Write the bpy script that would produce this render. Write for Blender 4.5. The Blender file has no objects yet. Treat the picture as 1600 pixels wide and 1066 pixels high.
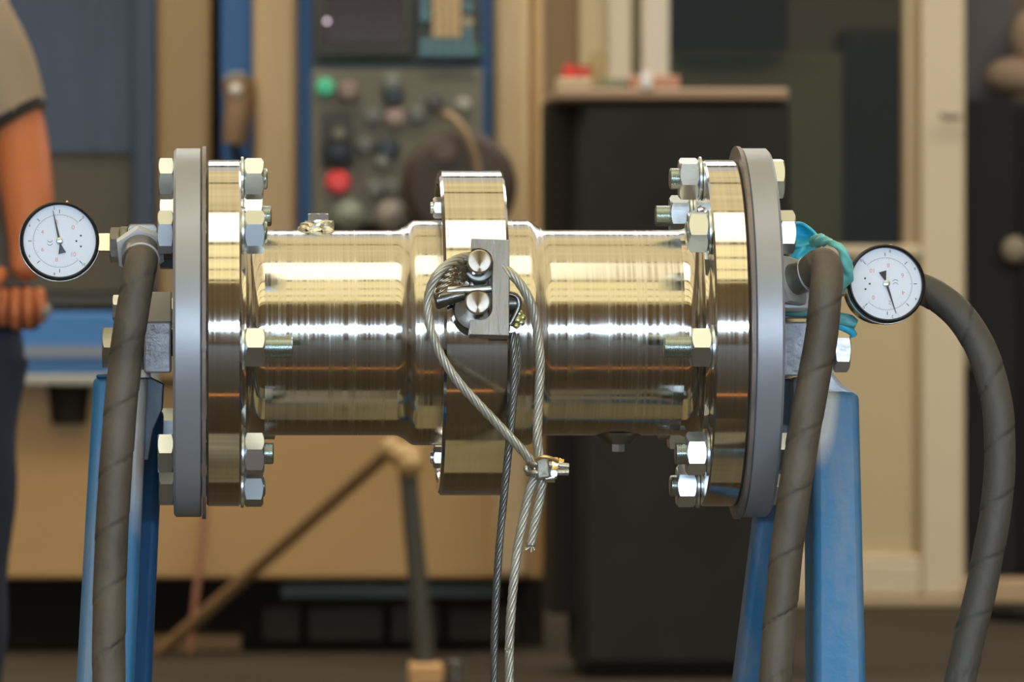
import bpy, math, random
from mathutils import Vector, Matrix, noise as mnoise
random.seed(7)
C = bpy.context.scene.collection
S = bpy.context.scene
pi = math.pi
# ------------------------------------------------------------------ camera
CAMZ, CAMY, FPX, PX0, PY0 = 0.95, -4.4, 8800.0, 330.0, 500.0
cam_d = bpy.data.cameras.new('camera'); cam = bpy.data.objects.new('camera', cam_d); C.objects.link(cam)
cam.location = (0, CAMY, CAMZ); cam.rotation_euler = (pi/2, 0, 0)
cam_d.sensor_width = 36; cam_d.lens = FPX*36/1600
cam_d.shift_x = (800-PX0)/1600; cam_d.shift_y = -(533-PY0)/1600
cam_d.clip_start = 0.1; cam_d.clip_end = 100
cam_d.dof.use_dof = True; cam_d.dof.focus_distance = 4.32; cam_d.dof.aperture_fstop = 16
S.camera = cam
# ------------------------------------------------------------------ world, exposure
w = bpy.data.worlds.new('world'); S.world = w; w.use_nodes = True
w.node_tree.nodes['Background'].inputs[0].default_value = (0.75, 0.85, 1.0, 1)
w.node_tree.nodes['Background'].inputs[1].default_value = 0.5
S.view_settings.view_transform = 'Standard'; S.view_settings.look = 'None'
S.view_settings.exposure = 0.0; S.view_settings.gamma = 1.0; S.view_settings.use_curve_mapping = False
# strengths: translucent roof sheets, added back panels, ribbon window behind the camera
ROOF = (1.0, 0.80, 0.43); ROOF_S = 1.0; LAMP = (1.0, 0.92, 0.68); LAMP_S = 2.6; FRONT = (1.0, 0.83, 0.43); FRONT_S = 1.5; BACK = (1.0, 0.95, 0.86); BACK_S = 5.4
WIN = (0.66, 0.83, 1.0); WIN_S = 40.0

# ------------------------------------------------------------------ pixel <-> place
def P(px, py, Y=0.0):
    Z = Y - CAMY
    return Vector(((px-PX0)*Z/FPX, Y, CAMZ+(PY0-py)*Z/FPX))
def lin(c):
    return tuple(((v/255)/12.92 if v/255 <= .04045 else ((v/255+.055)/1.055)**2.4) for v in c)

# ------------------------------------------------------------------ materials
def mat(name, col, rough=.5, metal=0, bump=0, bscale=80, var=0, vscale=6, spec=.5, stretch=(1,1,1), coord='Object', **kw):
    m = bpy.data.materials.new(name); m.use_nodes = True
    nt = m.node_tree; b = nt.nodes['Principled BSDF']
    b.inputs['Base Color'].default_value = (*col, 1)
    b.inputs['Roughness'].default_value = rough; b.inputs['Metallic'].default_value = metal
    b.inputs['Specular IOR Level'].default_value = spec
    for k, v in kw.items(): b.inputs[k.replace('_', ' ')].default_value = v
    tc = nt.nodes.new('ShaderNodeTexCoord'); mp = nt.nodes.new('ShaderNodeMapping')
    mp.inputs['Scale'].default_value = stretch
    nt.links.new(tc.outputs[coord], mp.inputs[0])
    if var:
        n = nt.nodes.new('ShaderNodeTexNoise'); n.inputs['Scale'].default_value = vscale; n.inputs['Detail'].default_value = 6
        r = nt.nodes.new('ShaderNodeMapRange'); r.inputs['From Min'].default_value = .3; r.inputs['From Max'].default_value = .7
        r.inputs['To Min'].default_value = 1-var; r.inputs['To Max'].default_value = 1+var
        mx = nt.nodes.new('ShaderNodeMix'); mx.data_type = 'RGBA'; mx.blend_type = 'MULTIPLY'; mx.inputs[0].default_value = 1
        mx.inputs[6].default_value = (*col, 1)
        nt.links.new(mp.outputs[0], n.inputs[0]); nt.links.new(n.outputs[0], r.inputs[0]); nt.links.new(r.outputs[0], mx.inputs[7])
        nt.links.new(mx.outputs[2], b.inputs['Base Color'])
    if bump:
        n = nt.nodes.new('ShaderNodeTexNoise'); n.inputs['Scale'].default_value = bscale; n.inputs['Detail'].default_value = 5
        bp = nt.nodes.new('ShaderNodeBump'); bp.inputs['Strength'].default_value = bump; bp.inputs['Distance'].default_value = .002
        nt.links.new(mp.outputs[0], n.inputs[0]); nt.links.new(n.outputs[0], bp.inputs['Height']); nt.links.new(bp.outputs[0], b.inputs['Normal'])
    return m
def emit(name, col, s, var=0, vscale=.5):
    m = bpy.data.materials.new(name); m.use_nodes = True; nt = m.node_tree; nt.nodes.clear()
    e = nt.nodes.new('ShaderNodeEmission'); o = nt.nodes.new('ShaderNodeOutputMaterial')
    e.inputs[0].default_value = (*col, 1); e.inputs[1].default_value = s
    if var:
        tc = nt.nodes.new('ShaderNodeTexCoord'); n = nt.nodes.new('ShaderNodeTexNoise'); n.inputs['Scale'].default_value = vscale
        mp = nt.nodes.new('ShaderNodeMapping'); mp.inputs['Scale'].default_value = (1, 4, 1)
        r = nt.nodes.new('ShaderNodeMapRange'); r.inputs['From Min'].default_value = .3; r.inputs['From Max'].default_value = .7
        r.inputs['To Min'].default_value = s*(1-var); r.inputs['To Max'].default_value = s*(1+var)
        nt.links.new(tc.outputs['Object'], mp.inputs[0]); nt.links.new(mp.outputs[0], n.inputs[0])
        nt.links.new(n.outputs[0], r.inputs[0]); nt.links.new(r.outputs[0], e.inputs[1])
    nt.links.new(e.outputs[0], o.inputs[0]); return m
def turned(name, col, rough, an, streak=.5):
    """lathe-turned steel: grooves run round the axis (world X), so the gloss spreads along X"""
    m = bpy.data.materials.new(name); m.use_nodes = True; nt = m.node_tree; b = nt.nodes['Principled BSDF']
    b.inputs['Metallic'].default_value = 1; b.inputs['Anisotropic'].default_value = an
    tc = nt.nodes.new('ShaderNodeTexCoord'); mp = nt.nodes.new('ShaderNodeMapping'); mp.inputs['Scale'].default_value = (1, .012, .012)
    n = nt.nodes.new('ShaderNodeTexNoise'); n.inputs['Scale'].default_value = 420; n.inputs['Detail'].default_value = 4
    nt.links.new(tc.outputs['Object'], mp.inputs[0]); nt.links.new(mp.outputs[0], n.inputs[0])
    r = nt.nodes.new('ShaderNodeMapRange'); r.inputs['From Min'].default_value = .3; r.inputs['From Max'].default_value = .75
    r.inputs['To Min'].default_value = rough*(1-streak); r.inputs['To Max'].default_value = rough*(1+streak)
    nt.links.new(n.outputs[0], r.inputs[0]); nt.links.new(r.outputs[0], b.inputs['Roughness'])
    r2 = nt.nodes.new('ShaderNodeMapRange'); r2.inputs['From Min'].default_value = .3; r2.inputs['From Max'].default_value = .7
    r2.inputs['To Min'].default_value = .90; r2.inputs['To Max'].default_value = 1.06
    mx = nt.nodes.new('ShaderNodeMix'); mx.data_type = 'RGBA'; mx.blend_type = 'MULTIPLY'; mx.inputs[0].default_value = 1; mx.inputs[6].default_value = (*col, 1)
    nt.links.new(n.outputs[0], r2.inputs[0]); nt.links.new(r2.outputs[0], mx.inputs[7]); nt.links.new(mx.outputs[2], b.inputs['Base Color'])
    cx = nt.nodes.new('ShaderNodeCombineXYZ'); cx.inputs[0].default_value = 1
    nt.links.new(cx.outputs[0], b.inputs['Tangent'])
    # slight waviness round the barrel
    w2 = nt.nodes.new('ShaderNodeTexNoise'); w2.inputs['Scale'].default_value = 14; w2.inputs['Detail'].default_value = 2
    bp = nt.nodes.new('ShaderNodeBump'); bp.inputs['Strength'].default_value = .06; bp.inputs['Distance'].default_value = .002
    nt.links.new(tc.outputs['Object'], w2.inputs[0]); nt.links.new(w2.outputs[0], bp.inputs['Height']); nt.links.new(bp.outputs[0], b.inputs['Normal'])
    return m
M = {}
M['barrel'] = turned('turned steel', (.66, .64, .60), .21, .82)
M['ring'] = turned('turned steel ring', (.68, .66, .62), .12, .75, .3)
M['zinc'] = mat('zinc plated steel', (.70, .76, .80), .32, 1, bump=.08, bscale=60)
M['zincdull'] = mat('dull zinc', (.55, .55, .53), .34, 1, bump=.25, bscale=90, var=.12, vscale=40)
M['thread'] = mat('bolt thread', (.56, .62, .60), .30, 1)
M['plate'] = mat('grey painted plate', lin((158, 160, 166)), .42, .45, bump=.12, bscale=70, var=.07, vscale=14)
M['gasket'] = mat('gasket', lin((126, 116, 110)), .5, .2, bump=.5, bscale=120, var=.25, vscale=30)
M['keeper'] = mat('sawn steel', (.42, .42, .41), .36, .85, bump=.6, bscale=160, var=.22, vscale=22, stretch=(3, 1, .4))
M['darksteel'] = mat('dark steel', (.17, .165, .15), .30, .9, bump=.35, bscale=70, var=.3, vscale=30)
M['pin'] = mat('machined pin', (.70, .69, .66), .22, 1)
_nt = M['pin'].node_tree; _t = _nt.nodes.new('ShaderNodeTangent'); _t.direction_type = 'RADIAL'; _t.axis = 'Y'
_b = _nt.nodes['Principled BSDF']; _b.inputs['Anisotropic'].default_value = .95; _b.inputs['Roughness'].default_value = .27
_nt.links.new(_t.outputs[0], _b.inputs['Tangent'])
M['silver'] = mat('silver primer', lin((188, 192, 200)), .42, .35, bump=1.0, bscale=130, var=.25, vscale=45)
M['cast'] = mat('cast fitting', lin((128, 126, 120)), .36, .7, bump=.5, bscale=80, var=.15, vscale=40)
M['castlight'] = mat('pale fitting', lin((196, 196, 196)), .42, .25, bump=.2, bscale=60)
M['brass'] = mat('brass', (.95, .66, .26), .22, 1)
M['hose'] = mat('hose rubber', lin((88, 79, 66)), .58, 0, bump=.8, bscale=60, var=.34, vscale=20)
M['hose2'] = mat('hose rubber dark', lin((76, 72, 66)), .58, 0, bump=.7, bscale=70, var=.15, vscale=18)
M['black'] = mat('black enamel', (.012, .012, .014), .22)
M['dial'] = mat('dial', (.82, .87, .97), .6)
M['ink'] = mat('ink', (.04, .04, .05), .6)
M['inkgrey'] = mat('grey ink', (.42, .42, .46), .6)
M['inkred'] = mat('red ink', (.75, .30, .28), .6)
M['pointer'] = mat('pointer', (.02, .02, .03), .4)
M['rope'] = mat('pale wire rope', lin((178, 174, 160)), .40, .55, var=.2, vscale=60)
M['ropedark'] = mat('grey wire rope', lin((118, 118, 114)), .36, .75, var=.2, vscale=60)
M['glove'] = mat('nitrile glove', (.05, .52, .76), .42, 0, bump=.3, bscale=60, var=.12, vscale=20)
M['gloveg'] = mat('nitrile glove cuff', (.16, .52, .50), .45, 0, bump=.5, bscale=70, var=.2, vscale=30)
def gloss_glass(name, tint=(1, 1, 1), refl=.06, rough=.0):
    m = bpy.data.materials.new(name); m.use_nodes = True; nt = m.node_tree; nt.nodes.clear()
    t = nt.nodes.new('ShaderNodeBsdfTransparent'); t.inputs[0].default_value = (*tint, 1)
    g = nt.nodes.new('ShaderNodeBsdfGlossy'); g.inputs['Roughness'].default_value = rough
    x = nt.nodes.new('ShaderNodeMixShader'); x.inputs[0].default_value = refl
    o = nt.nodes.new('ShaderNodeOutputMaterial')
    nt.links.new(t.outputs[0], x.inputs[1]); nt.links.new(g.outputs[0], x.inputs[2]); nt.links.new(x.outputs[0], o.inputs[0]); return m
M['lens'] = gloss_glass('gauge glass', (1, 1, 1), .04)
M['pane'] = gloss_glass('dark window pane', (.6, .62, .55), .012, .3)

def stand_paint(name, c0, ra, rb):
    """blue enamel with silver overspray that starts at a fixed height on the leg"""
    m = mat(name, lin((62, 128, 182)), .42, .1, bump=.35, bscale=60)
    nt = m.node_tree; b = nt.nodes['Principled BSDF']
    geo = nt.nodes.new('ShaderNodeNewGeometry'); sx = nt.nodes.new('ShaderNodeSeparateXYZ')
    nt.links.new(geo.outputs['Position'], sx.inputs[0])
    n = nt.nodes.new('ShaderNodeTexNoise'); n.inputs['Scale'].default_value = 26; n.inputs['Detail'].default_value = 6
    nt.links.new(geo.outputs['Position'], n.inputs[0])
    vs_ = nt.nodes.new('ShaderNodeVectorMath'); vs_.operation = 'SUBTRACT'; vs_.inputs[1].default_value = (*c0,)
    vm = nt.nodes.new('ShaderNodeVectorMath'); vm.operation = 'MULTIPLY'; vm.inputs[1].default_value = (1/ra, 0, 1/rb)
    vl = nt.nodes.new('ShaderNodeVectorMath'); vl.operation = 'LENGTH'
    nt.links.new(geo.outputs['Position'], vs_.inputs[0]); nt.links.new(vs_.outputs[0], vm.inputs[0]); nt.links.new(vm.outputs[0], vl.inputs[0])
    a = nt.nodes.new('ShaderNodeMath'); a.operation = 'MULTIPLY_ADD'; a.inputs[1].default_value = .45
    nt.links.new(n.outputs[0], a.inputs[0]); nt.links.new(vl.outputs['Value'], a.inputs[2])
    r = nt.nodes.new('ShaderNodeMapRange'); r.inputs['From Min'].default_value = 1.5; r.inputs['From Max'].default_value = 1.0
    nt.links.new(a.outputs[0], r.inputs[0])
    n2 = nt.nodes.new('ShaderNodeTexNoise'); n2.inputs['Scale'].default_value = 9; n2.inputs['Detail'].default_value = 7; n2.inputs['Roughness'].default_value = .65
    mp = nt.nodes.new('ShaderNodeMapping'); mp.inputs['Scale'].default_value = (3.5, 3.5, .7)
    nt.links.new(geo.outputs['Position'], mp.inputs[0]); nt.links.new(mp.outputs[0], n2.inputs[0])
    r2 = nt.nodes.new('ShaderNodeMapRange'); r2.inputs['From Min'].default_value = .44; r2.inputs['From Max'].default_value = .66
    nt.links.new(n2.outputs[0], r2.inputs[0])
    m1 = nt.nodes.new('ShaderNodeMix'); m1.data_type = 'RGBA'; m1.inputs[6].default_value = (*lin((46, 112, 158)), 1); m1.inputs[7].default_value = (*lin((104, 124, 144)), 1)
    nt.links.new(r2.outputs[0], m1.inputs[0])
    m2 = nt.nodes.new('ShaderNodeMix'); m2.data_type = 'RGBA'; m2.inputs[7].default_value = (*lin((186, 184, 182)), 1)
    nt.links.new(r.outputs[0], m2.inputs[0]); nt.links.new(m1.outputs[2], m2.inputs[6])
    nt.links.new(m2.outputs[2], b.inputs['Base Color'])
    return m
M['bluefrontL'] = stand_paint('blue enamel leg left', P(236, 640), .022, .085)
M['bluefrontR'] = stand_paint('blue enamel leg right', P(1266, 620), .014, .045)
M['blue'] = stand_paint('blue enamel', (0, 0, 9), 1, 1)
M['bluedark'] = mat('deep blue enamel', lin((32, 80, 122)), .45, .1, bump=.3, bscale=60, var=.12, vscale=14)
M['gusset'] = mat('slate steel', lin((96, 104, 112)), .45, .5, bump=.3, bscale=60)

# ------------------------------------------------------------------ mesh builder
class MB:
    def __init__(s): s.v = []; s.f = []
    def add(s, vs, fs):
        o = len(s.v); s.v += [Vector(v) for v in vs]; s.f += [tuple(i+o for i in f) for f in fs]; return s
    def box(s, a, b):
        x0, y0, z0 = a; x1, y1, z1 = b
        if x0 > x1: x0, x1 = x1, x0
        if y0 > y1: y0, y1 = y1, y0
        if z0 > z1: z0, z1 = z1, z0
        return s.add([(x0,y0,z0),(x1,y0,z0),(x1,y1,z0),(x0,y1,z0),(x0,y0,z1),(x1,y0,z1),(x1,y1,z1),(x0,y1,z1)],
              [(0,3,2,1),(4,5,6,7),(0,1,5,4),(1,2,6,5),(2,3,7,6),(3,0,4,7)])
    def prism(s, pts, d):
        """pts: closed loop of 3-D points, extruded by vector d"""
        n = len(pts); d = Vector(d); pts = [Vector(p) for p in pts]
        nrm = Vector((0, 0, 0))
        for i in range(n): nrm += pts[i].cross(pts[(i+1) % n])
        if nrm.dot(d) < 0: pts = pts[::-1]
        vs = pts + [p+d for p in pts]
        return s.add(vs, [tuple(range(n))[::-1], tuple(range(n, 2*n))] + [(i, (i+1) % n, n+(i+1) % n, n+i) for i in range(n)])
    def lathe(s, prof, o, ax, n=96, phase=0, closed=False):
        """prof: (distance along ax, radius)"""
        o = Vector(o); ax = Vector(ax).normalized()
        u = ax.orthogonal().normalized() if abs(ax.x) < .99 else Vector((0, 0, 1)); u = (u-ax*u.dot(ax)).normalized(); v = ax.cross(u)
        vs = []; fs = []; m = len(prof)
        for d, r in prof:
            for k in range(n):
                a = 2*pi*k/n+phase; vs.append(o+ax*d+(u*math.cos(a)+v*math.sin(a))*r)
        rng = m if closed else m-1
        for i in range(rng):
            j = (i+1) % m
            for k in range(n):
                k2 = (k+1) % n; fs.append((i*n+k, i*n+k2, j*n+k2, j*n+k))
        if not closed:
            if prof[0][1] > 1e-7: fs.append(tuple(range(n))[::-1])
            if prof[-1][1] > 1e-7: fs.append(tuple(range((m-1)*n, m*n)))
        return s.add(vs, fs)
    def cyl(s, a, b, r0, r1=None, n=24, ch=0, phase=0):
        a = Vector(a); b = Vector(b); L = (b-a).length; r1 = r0 if r1 is None else r1
        pr = [(0, r0-ch), (ch, r0), (L-ch, r1), (L, r1-ch)] if ch else [(0, r0), (L, r1)]
        return s.lathe(pr, a, b-a, n, phase)
    def ball(s, c, r, n=16, sc=(1, 1, 1)):
        c = Vector(c); vs = []; fs = []; m = n//2
        for i in range(m+1):
            t = pi*i/m
            for k in range(n):
                a = 2*pi*k/n; vs.append(c+Vector((r*sc[0]*math.sin(t)*math.cos(a), r*sc[1]*math.sin(t)*math.sin(a), r*sc[2]*math.cos(t))))
        for i in range(m):
            for k in range(n): fs.append((i*n+k, (i+1)*n+k, (i+1)*n+(k+1) % n, i*n+(k+1) % n))
        return s.add(vs, fs)
    def tube(s, path, rad, n=16, radf=None):
        path = [Vector(p) for p in path]; m = len(path); F = frames(path); vs = []; fs = []; d = 0
        for i, p in enumerate(path):
            if i: d += (p-path[i-1]).length
            t, u, v = F[i]
            for k in range(n):
                a = 2*pi*k/n; r = rad(i/(m-1)) if callable(rad) else rad
                if radf: r = radf(d, a, r)
                vs.append(p+(u*math.cos(a)+v*math.sin(a))*r)
        for i in range(m-1):
            for k in range(n): fs.append((i*n+k, i*n+(k+1) % n, (i+1)*n+(k+1) % n, (i+1)*n+k))
        fs.append(tuple(range(n))[::-1]); fs.append(tuple(range((m-1)*n, m*n)))
        return s.add(vs, fs)
    def build(s, name, m, parent=None, bevel=0, sharp=35, seg=2, flat=False):
        lo = Vector([min(v[i] for v in s.v) for i in range(3)]); hi = Vector([max(v[i] for v in s.v) for i in range(3)])
        c = (lo+hi)/2
        me = bpy.data.meshes.new(name); me.from_pydata([tuple(v-c) for v in s.v], [], s.f); me.update()
        o = bpy.data.objects.new(name, me); C.objects.link(o)
        if m: me.materials.append(m)
        if not flat:
            me.shade_smooth(); me.set_sharp_from_angle(angle=math.radians(sharp))
        if bevel:
            b = o.modifiers.new('bevel', 'BEVEL'); b.width = bevel; b.segments = seg; b.limit_method = 'ANGLE'; b.angle_limit = math.radians(40); b.harden_normals = False
        o.location = c
        if parent is not None:
            o.parent = parent; o.location = c-wloc(parent)
        return o
def wloc(o):
    l = Vector(o.location)
    while o.parent: o = o.parent; l += o.location
    return l
def frames(path):
    m = len(path); T = []
    for i in range(m):
        a = path[max(i-1, 0)]; b = path[min(i+1, m-1)]; T.append((b-a).normalized())
    u = T[0].orthogonal().normalized(); out = []
    for t in T:
        u = (u-t*u.dot(t)).normalized(); out.append((t, u, t.cross(u)))
    return out
def spline(pts, step):
    pts = [Vector(p) for p in pts]; P_ = [pts[0]*2-pts[1]]+pts+[pts[-1]*2-pts[-2]]; out = []
    for i in range(1, len(P_)-2):
        a, b, c, d = P_[i-1:i+3]; n = max(2, int((c-b).length/step))
        for k in range(n):
            t = k/n
            out.append(.5*((2*b)+(c-a)*t+(2*a-5*b+4*c-d)*t*t+(3*b-a-3*c+d)*t**3))
    out.append(pts[-1]); return out
def tag(o, label=None, cat=None, group=None, kind=None):
    if label: o['label'] = label
    if cat: o['category'] = cat
    if group: o['group'] = group
    if kind: o['kind'] = kind
    return o
def thing(name, loc, label, cat, group=None):
    o = bpy.data.objects.new(name, None); C.objects.link(o); o.location = loc; o.empty_display_size = .05
    return tag(o, label, cat, group)
def struct(o): o['kind'] = 'structure'; return o
def rope_mesh(mb, path, R, strands=6, lay=.045, n=6):
    F = frames(path); d = 0; ds = [0]
    for i in range(1, len(path)): d += (path[i]-path[i-1]).length; ds.append(d)
    rs = R*.40
    for k in range(strands):
        pts = []
        for i, p in enumerate(path):
            a = 2*pi*(ds[i]/lay+k/strands); t, u, v = F[i]
            pts.append(p+(u*math.cos(a)+v*math.sin(a))*(R-rs))
        mb.tube(pts, rs, n)
    return mb

# ------------------------------------------------------------------ the hall (structure)
XL, XR, YF, YB, HC = -6.0, 8.0, -7.8, 17.5, 6.0
floorm = mat('concrete floor', lin((62, 54, 42)), .75, 0, bump=.3, bscale=8, var=.22, vscale=1.6, spec=.15)
wallm = mat('grey wall paint', lin((138, 122, 108)), .8, 0, var=.08, vscale=.8)
wallb = mat('back wall paint', lin((110, 96, 76)), .7)
roofm = emit('translucent roof sheet', ROOF, ROOF_S, .18, .6)
lampm = emit('bright skylight', LAMP, LAMP_S, .12, 1.0)
winm = emit('daylit window pane', WIN, WIN_S)
beamm = mat('roof beam paint', lin((112, 92, 60)), .6)
struct(MB().box((XL, YF, -.1), (XR, YB, 0)).build('floor', floorm))
c = struct(MB().box((XL, YF, HC), (XR, YB, HC+.1)).build('ceiling', beamm))
for (y0, y1, m_) in ((YF+.05, -2.8, emit('front roof sheet', FRONT, FRONT_S, .15, .6)), (-2.8, 5.0, roofm), (5.0, YB-.05, emit('back roof sheet', BACK, .7, .15, .6))):
    MB().box((XL, y0, HC-.02), (XR, y1, HC-.005)).build('roof_sheet', m_, c, flat=True)
backm = emit('back skylight', BACK, BACK_S)  # glowing panels added over the rear hall to brighten the background
for x0 in (-5.6, -2.2, 1.2, 4.6):
    for y0 in (7.7, 9.6):
        MB().box((x0, y0, HC-.06), (x0+3.2, y0+1.7, HC-.03)).build('glow_panel', backm, c, flat=True)
for (y0, y1) in ((-2.65, -.42),):
    MB().box((-2.6, y0, HC-.06), (1.35, y1, HC-.03)).build('glow_panel', lampm, c, flat=True)
for y, hh, ww in ((-7.2, .2, .16), (-5.6, .08, .10), (-4.2, .08, .10), (-2.86, .06, .16), (-.30, .12, .09), (2.5, .14, .12), (7.0, .3, .8), (10, .2, .16), (13, .2, .16)):
    MB().box((XL, y-ww/2, HC-hh), (XR, y+ww/2, HC)).build('roof_beam', beamm, c)
struct(MB().box((XL-.1, YF, 0), (XL, YB, HC)).build('wall_left', wallm))
struct(MB().box((XR, YF, 0), (XR+.1, YB, HC)).build('wall_right', wallm))
struct(MB().box((XL, YB, 0), (XR, YB+.1, HC)).build('wall_back', wallb))
WZ0, WZ1, WX0, WX1 = 1.26, 1.70, -4.2, 6.0
mb = MB(); mb.box((XL, YF-.1, 0), (XR, YF, WZ0)); mb.box((XL, YF-.1, WZ1), (XR, YF, HC)); mb.box((XL, YF-.1, WZ0), (WX0, YF, WZ1)); mb.box((WX1, YF-.1, WZ0), (XR, YF, WZ1))
struct(mb.build('wall_front', wallm))
wi = struct(MB().box((WX0, YF-.08, WZ0), (WX1, YF-.06, WZ1)).build('window_1', winm, flat=True))
for k in range(7):
    x = WX0+(WX1-WX0)*k/6
    MB().box((x-.03, YF-.07, WZ0), (x+.03, YF+.02, WZ1)).build('window_mullion', wallm, wi)
orangem = mat('orange floor line', (.80, .30, .05), .6); palem = mat('worn pale floor paint', lin((150, 142, 108)), .5, var=.1)
struct(MB().box((-1.5, -1.17, 0), (2.5, -1.12, .003)).build('trim_1', orangem))
struct(MB().box((-.4, -.22, 0), (1.4, .36, .004)).build('trim_2', palem))

# ------------------------------------------------------------------ flanged test pipe
s = 0.0005
AX = Vector((0, 0, CAMZ-20*s))                      # axis height
def A(px): return (px-PX0)*s
def lath(prof, n=160, closed=False):
    mb = MB(); mb.lathe([(A(x), r*s) for x, r in prof], AX, (1, 0, 0), n, closed=closed); return mb
pipe = thing('flanged_pipe', (A(735), 0, AX.z-.146), 'shiny turned steel pipe with bolted end flanges and thick middle collar, between blue stands', 'pipe')
def mir(prof): return [(1470-x, r) for x, r in prof][::-1]
def fillet(x0, r0, x1, r1, k=6, concave=True):
    out = []
    for i in range(k+1):
        t = pi/2*i/k
        out.append((x0+(x1-x0)*math.sin(t), r0+(r1-r0)*(1-math.cos(t))) if concave else (x0+(x1-x0)*(1-math.cos(t)), r0+(r1-r0)*math.sin(t)))
    return out
half = [(411, 140), (411, 160), (413, 160.5), (616, 160.5)] + [(622, 161.5), (629, 165), (636, 170), (641, 174), (645, 175.6), (650, 176)]
barrel = half + mir(half)
lath(barrel, 256).build('barrel', M['barrel'], pipe, sharp=50)
fl = [(323, 120), (323, 268), (326, 271), (373, 271), (376, 268), (376, 199), (379, 197), (383, 196)] + fillet(412, 160.5, 384, 194, 8)[::-1] + [(414, 160.2), (414, 120)]
for side in (0, 1):
    pr = fl if side == 0 else mir(fl)
    lath(pr, 256).build('end_flange', M['ring'], pipe, sharp=30)
    X = (lambda x: x) if side == 0 else (lambda x: 1470-x)
    g = [(X(316), 10), (X(316), 291), (X(322), 291.5), (X(322), 10)]
    if side: g = g[::-1]
    gk = lath(g).build('gasket', M['gasket'], pipe, sharp=30)
    g = [(X(272), 0.0), (X(272), 284), (X(276), 288), (X(313), 288), (X(315), 286), (X(315), 0.0)]
    if side: g = g[::-1]
    lath(g).build('blind_plate', M['plate'], pipe, sharp=30)
ring = [(700, 174), (700, 218), (697, 228), (686, 232), (683.5, 235), (683.5, 249), (688, 254), (780, 254), (784, 250), (784, 232), (776, 226), (772, 174)]
lath(ring, 256, closed=True).build('collar_ring', M['ring'], pipe, sharp=30)
BC = 241*s; N1 = None
def hexprof(d0, d1, r, ch, dirn=1):
    return None
def hexnut_mesh(r, w, hole=0):
    """hexagon with turned chamfers, axis +X from 0 to w"""
    n = 48; vs = []; fs = []
    af = r*math.cos(pi/6)
    def hr(a):
        a = (a+pi/6) % (pi/3)-pi/6; return af/math.cos(a)
    rows = []
    for d, lim in ((0, af*.93), (0, af*.985), (w*.10, None), (w*.90, None), (w, af*.985), (w, af*.93)):
        row = []
        for k in range(n):
            a = 2*pi*k/n; h = hr(a)
            if lim is not None: h = min(h, lim); dd = d
            else:
                cut = (h-af)/(r-af)*w*.10; dd = d+(cut if d < w/2 else -cut)-(w*.08 if d < w/2 else -w*.08)
            row.append(len(vs)); vs.append(Vector((dd, h*math.cos(a), h*math.sin(a))))
        rows.append(row)
    for i in range(len(rows)-1):
        for k in range(n):
            fs.append((rows[i][k], rows[i][(k+1) % n], rows[i+1][(k+1) % n], rows[i+1][k]))
    fs.append(tuple(rows[0])[::-1]); fs.append(tuple(rows[-1]))
    return vs, fs
def rawobj(name, vs, fs, m, sharp=30):
    me = bpy.data.meshes.new(name); me.from_pydata([tuple(v) for v in vs], [], fs); me.update(); me.materials.append(m)
    me.shade_smooth(); me.set_sharp_from_angle(angle=math.radians(sharp)); return me
nutme = rawobj('nut', *hexnut_mesh(33.5*s, 30*s), M['zinc'], 25)
headme = rawobj('bolt_head', *hexnut_mesh(33.5*s, 24*s), M['zinc'], 25)
t = MB().lathe([(0, 8*s), (0, 33*s), (.8*s, 34.5*s), (4.2*s, 34.5*s), (5*s, 33*s), (5*s, 8*s)], (0, 0, 0), (1, 0, 0), 48)
washme = rawobj('washer', t.v, t.f, M['zinc'])
proj = {0: [42, 14, 3, 20, 30, 14, 6, 4], 1: [40, 16, 10, 16, 30, 22, 14, 3]}
hexrot = {0: [30, 18, 8, 12, 0, 22, 17, 10], 1: [30, 4, 3, 20, 10, 8, 12, 22]}
for side in (0, 1):
    for k in range(8):
        ph = math.radians(5.2+45*k)
        cy, cz = -math.cos(ph)*BC, -math.sin(ph)*BC+AX.z
        pj = proj[side][k]*s
        sg = 1 if side == 0 else -1
        x_face = A(376) if side == 0 else A(1470-376)
        x_out = A(272) if side == 0 else A(1470-272)
        # threaded shaft, modelled thread on the end that shows
        L = abs(x_face-x_out)+36*s+pj; r = 17*s; pr = [(0, r)]; d = L-pj-34*s
        pr.append((d, r))
        while d < L-3*s: pr += [(d+.9*s, r*.93), (d+1.8*s, r)]; d += 1.8*s*1.0+.4*s
        pr += [(L-1*s, r*.9), (L, r*.8)]
        mb = MB(); mb.lathe(pr, (x_out, cy, cz), (sg, 0, 0), 28)
        b = mb.build('bolt', M['thread'], pipe, sharp=20)
        hr = math.radians(hexrot[side][k])
        for nm, me, xx in (('washer', washme, x_face), ('nut', nutme, x_face+sg*5.5*s)) if k == 0 else (('washer', washme, x_face), ('nut', nutme, x_face+sg*5.5*s), ('bolt_head', headme, x_out)):
            o = bpy.data.objects.new(nm, me); C.objects.link(o); o.parent = b
            o.location = Vector((xx, cy, cz))-wloc(b)
            flip = (sg < 0) != (nm == 'bolt_head')
            o.rotation_euler = (hr + (0 if nm != 'bolt_head' else .25*k), 0, pi if flip else 0)
# bolt heads in the recess of the collar
for dz in (196, -196):
    mb = MB(); vs, fs = hexnut_mesh(17*s, 22*s); mb.add([v+Vector((A(678), .018, AX.z+dz*s)) for v in vs], fs)
    mb.lathe([(0, 9*s), (14*s, 9*s)], (A(674), .018, AX.z+dz*s), (1, 0, 0), 20)
    mb.build('collar_bolt', M['zinc'], pipe, sharp=25)
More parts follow.
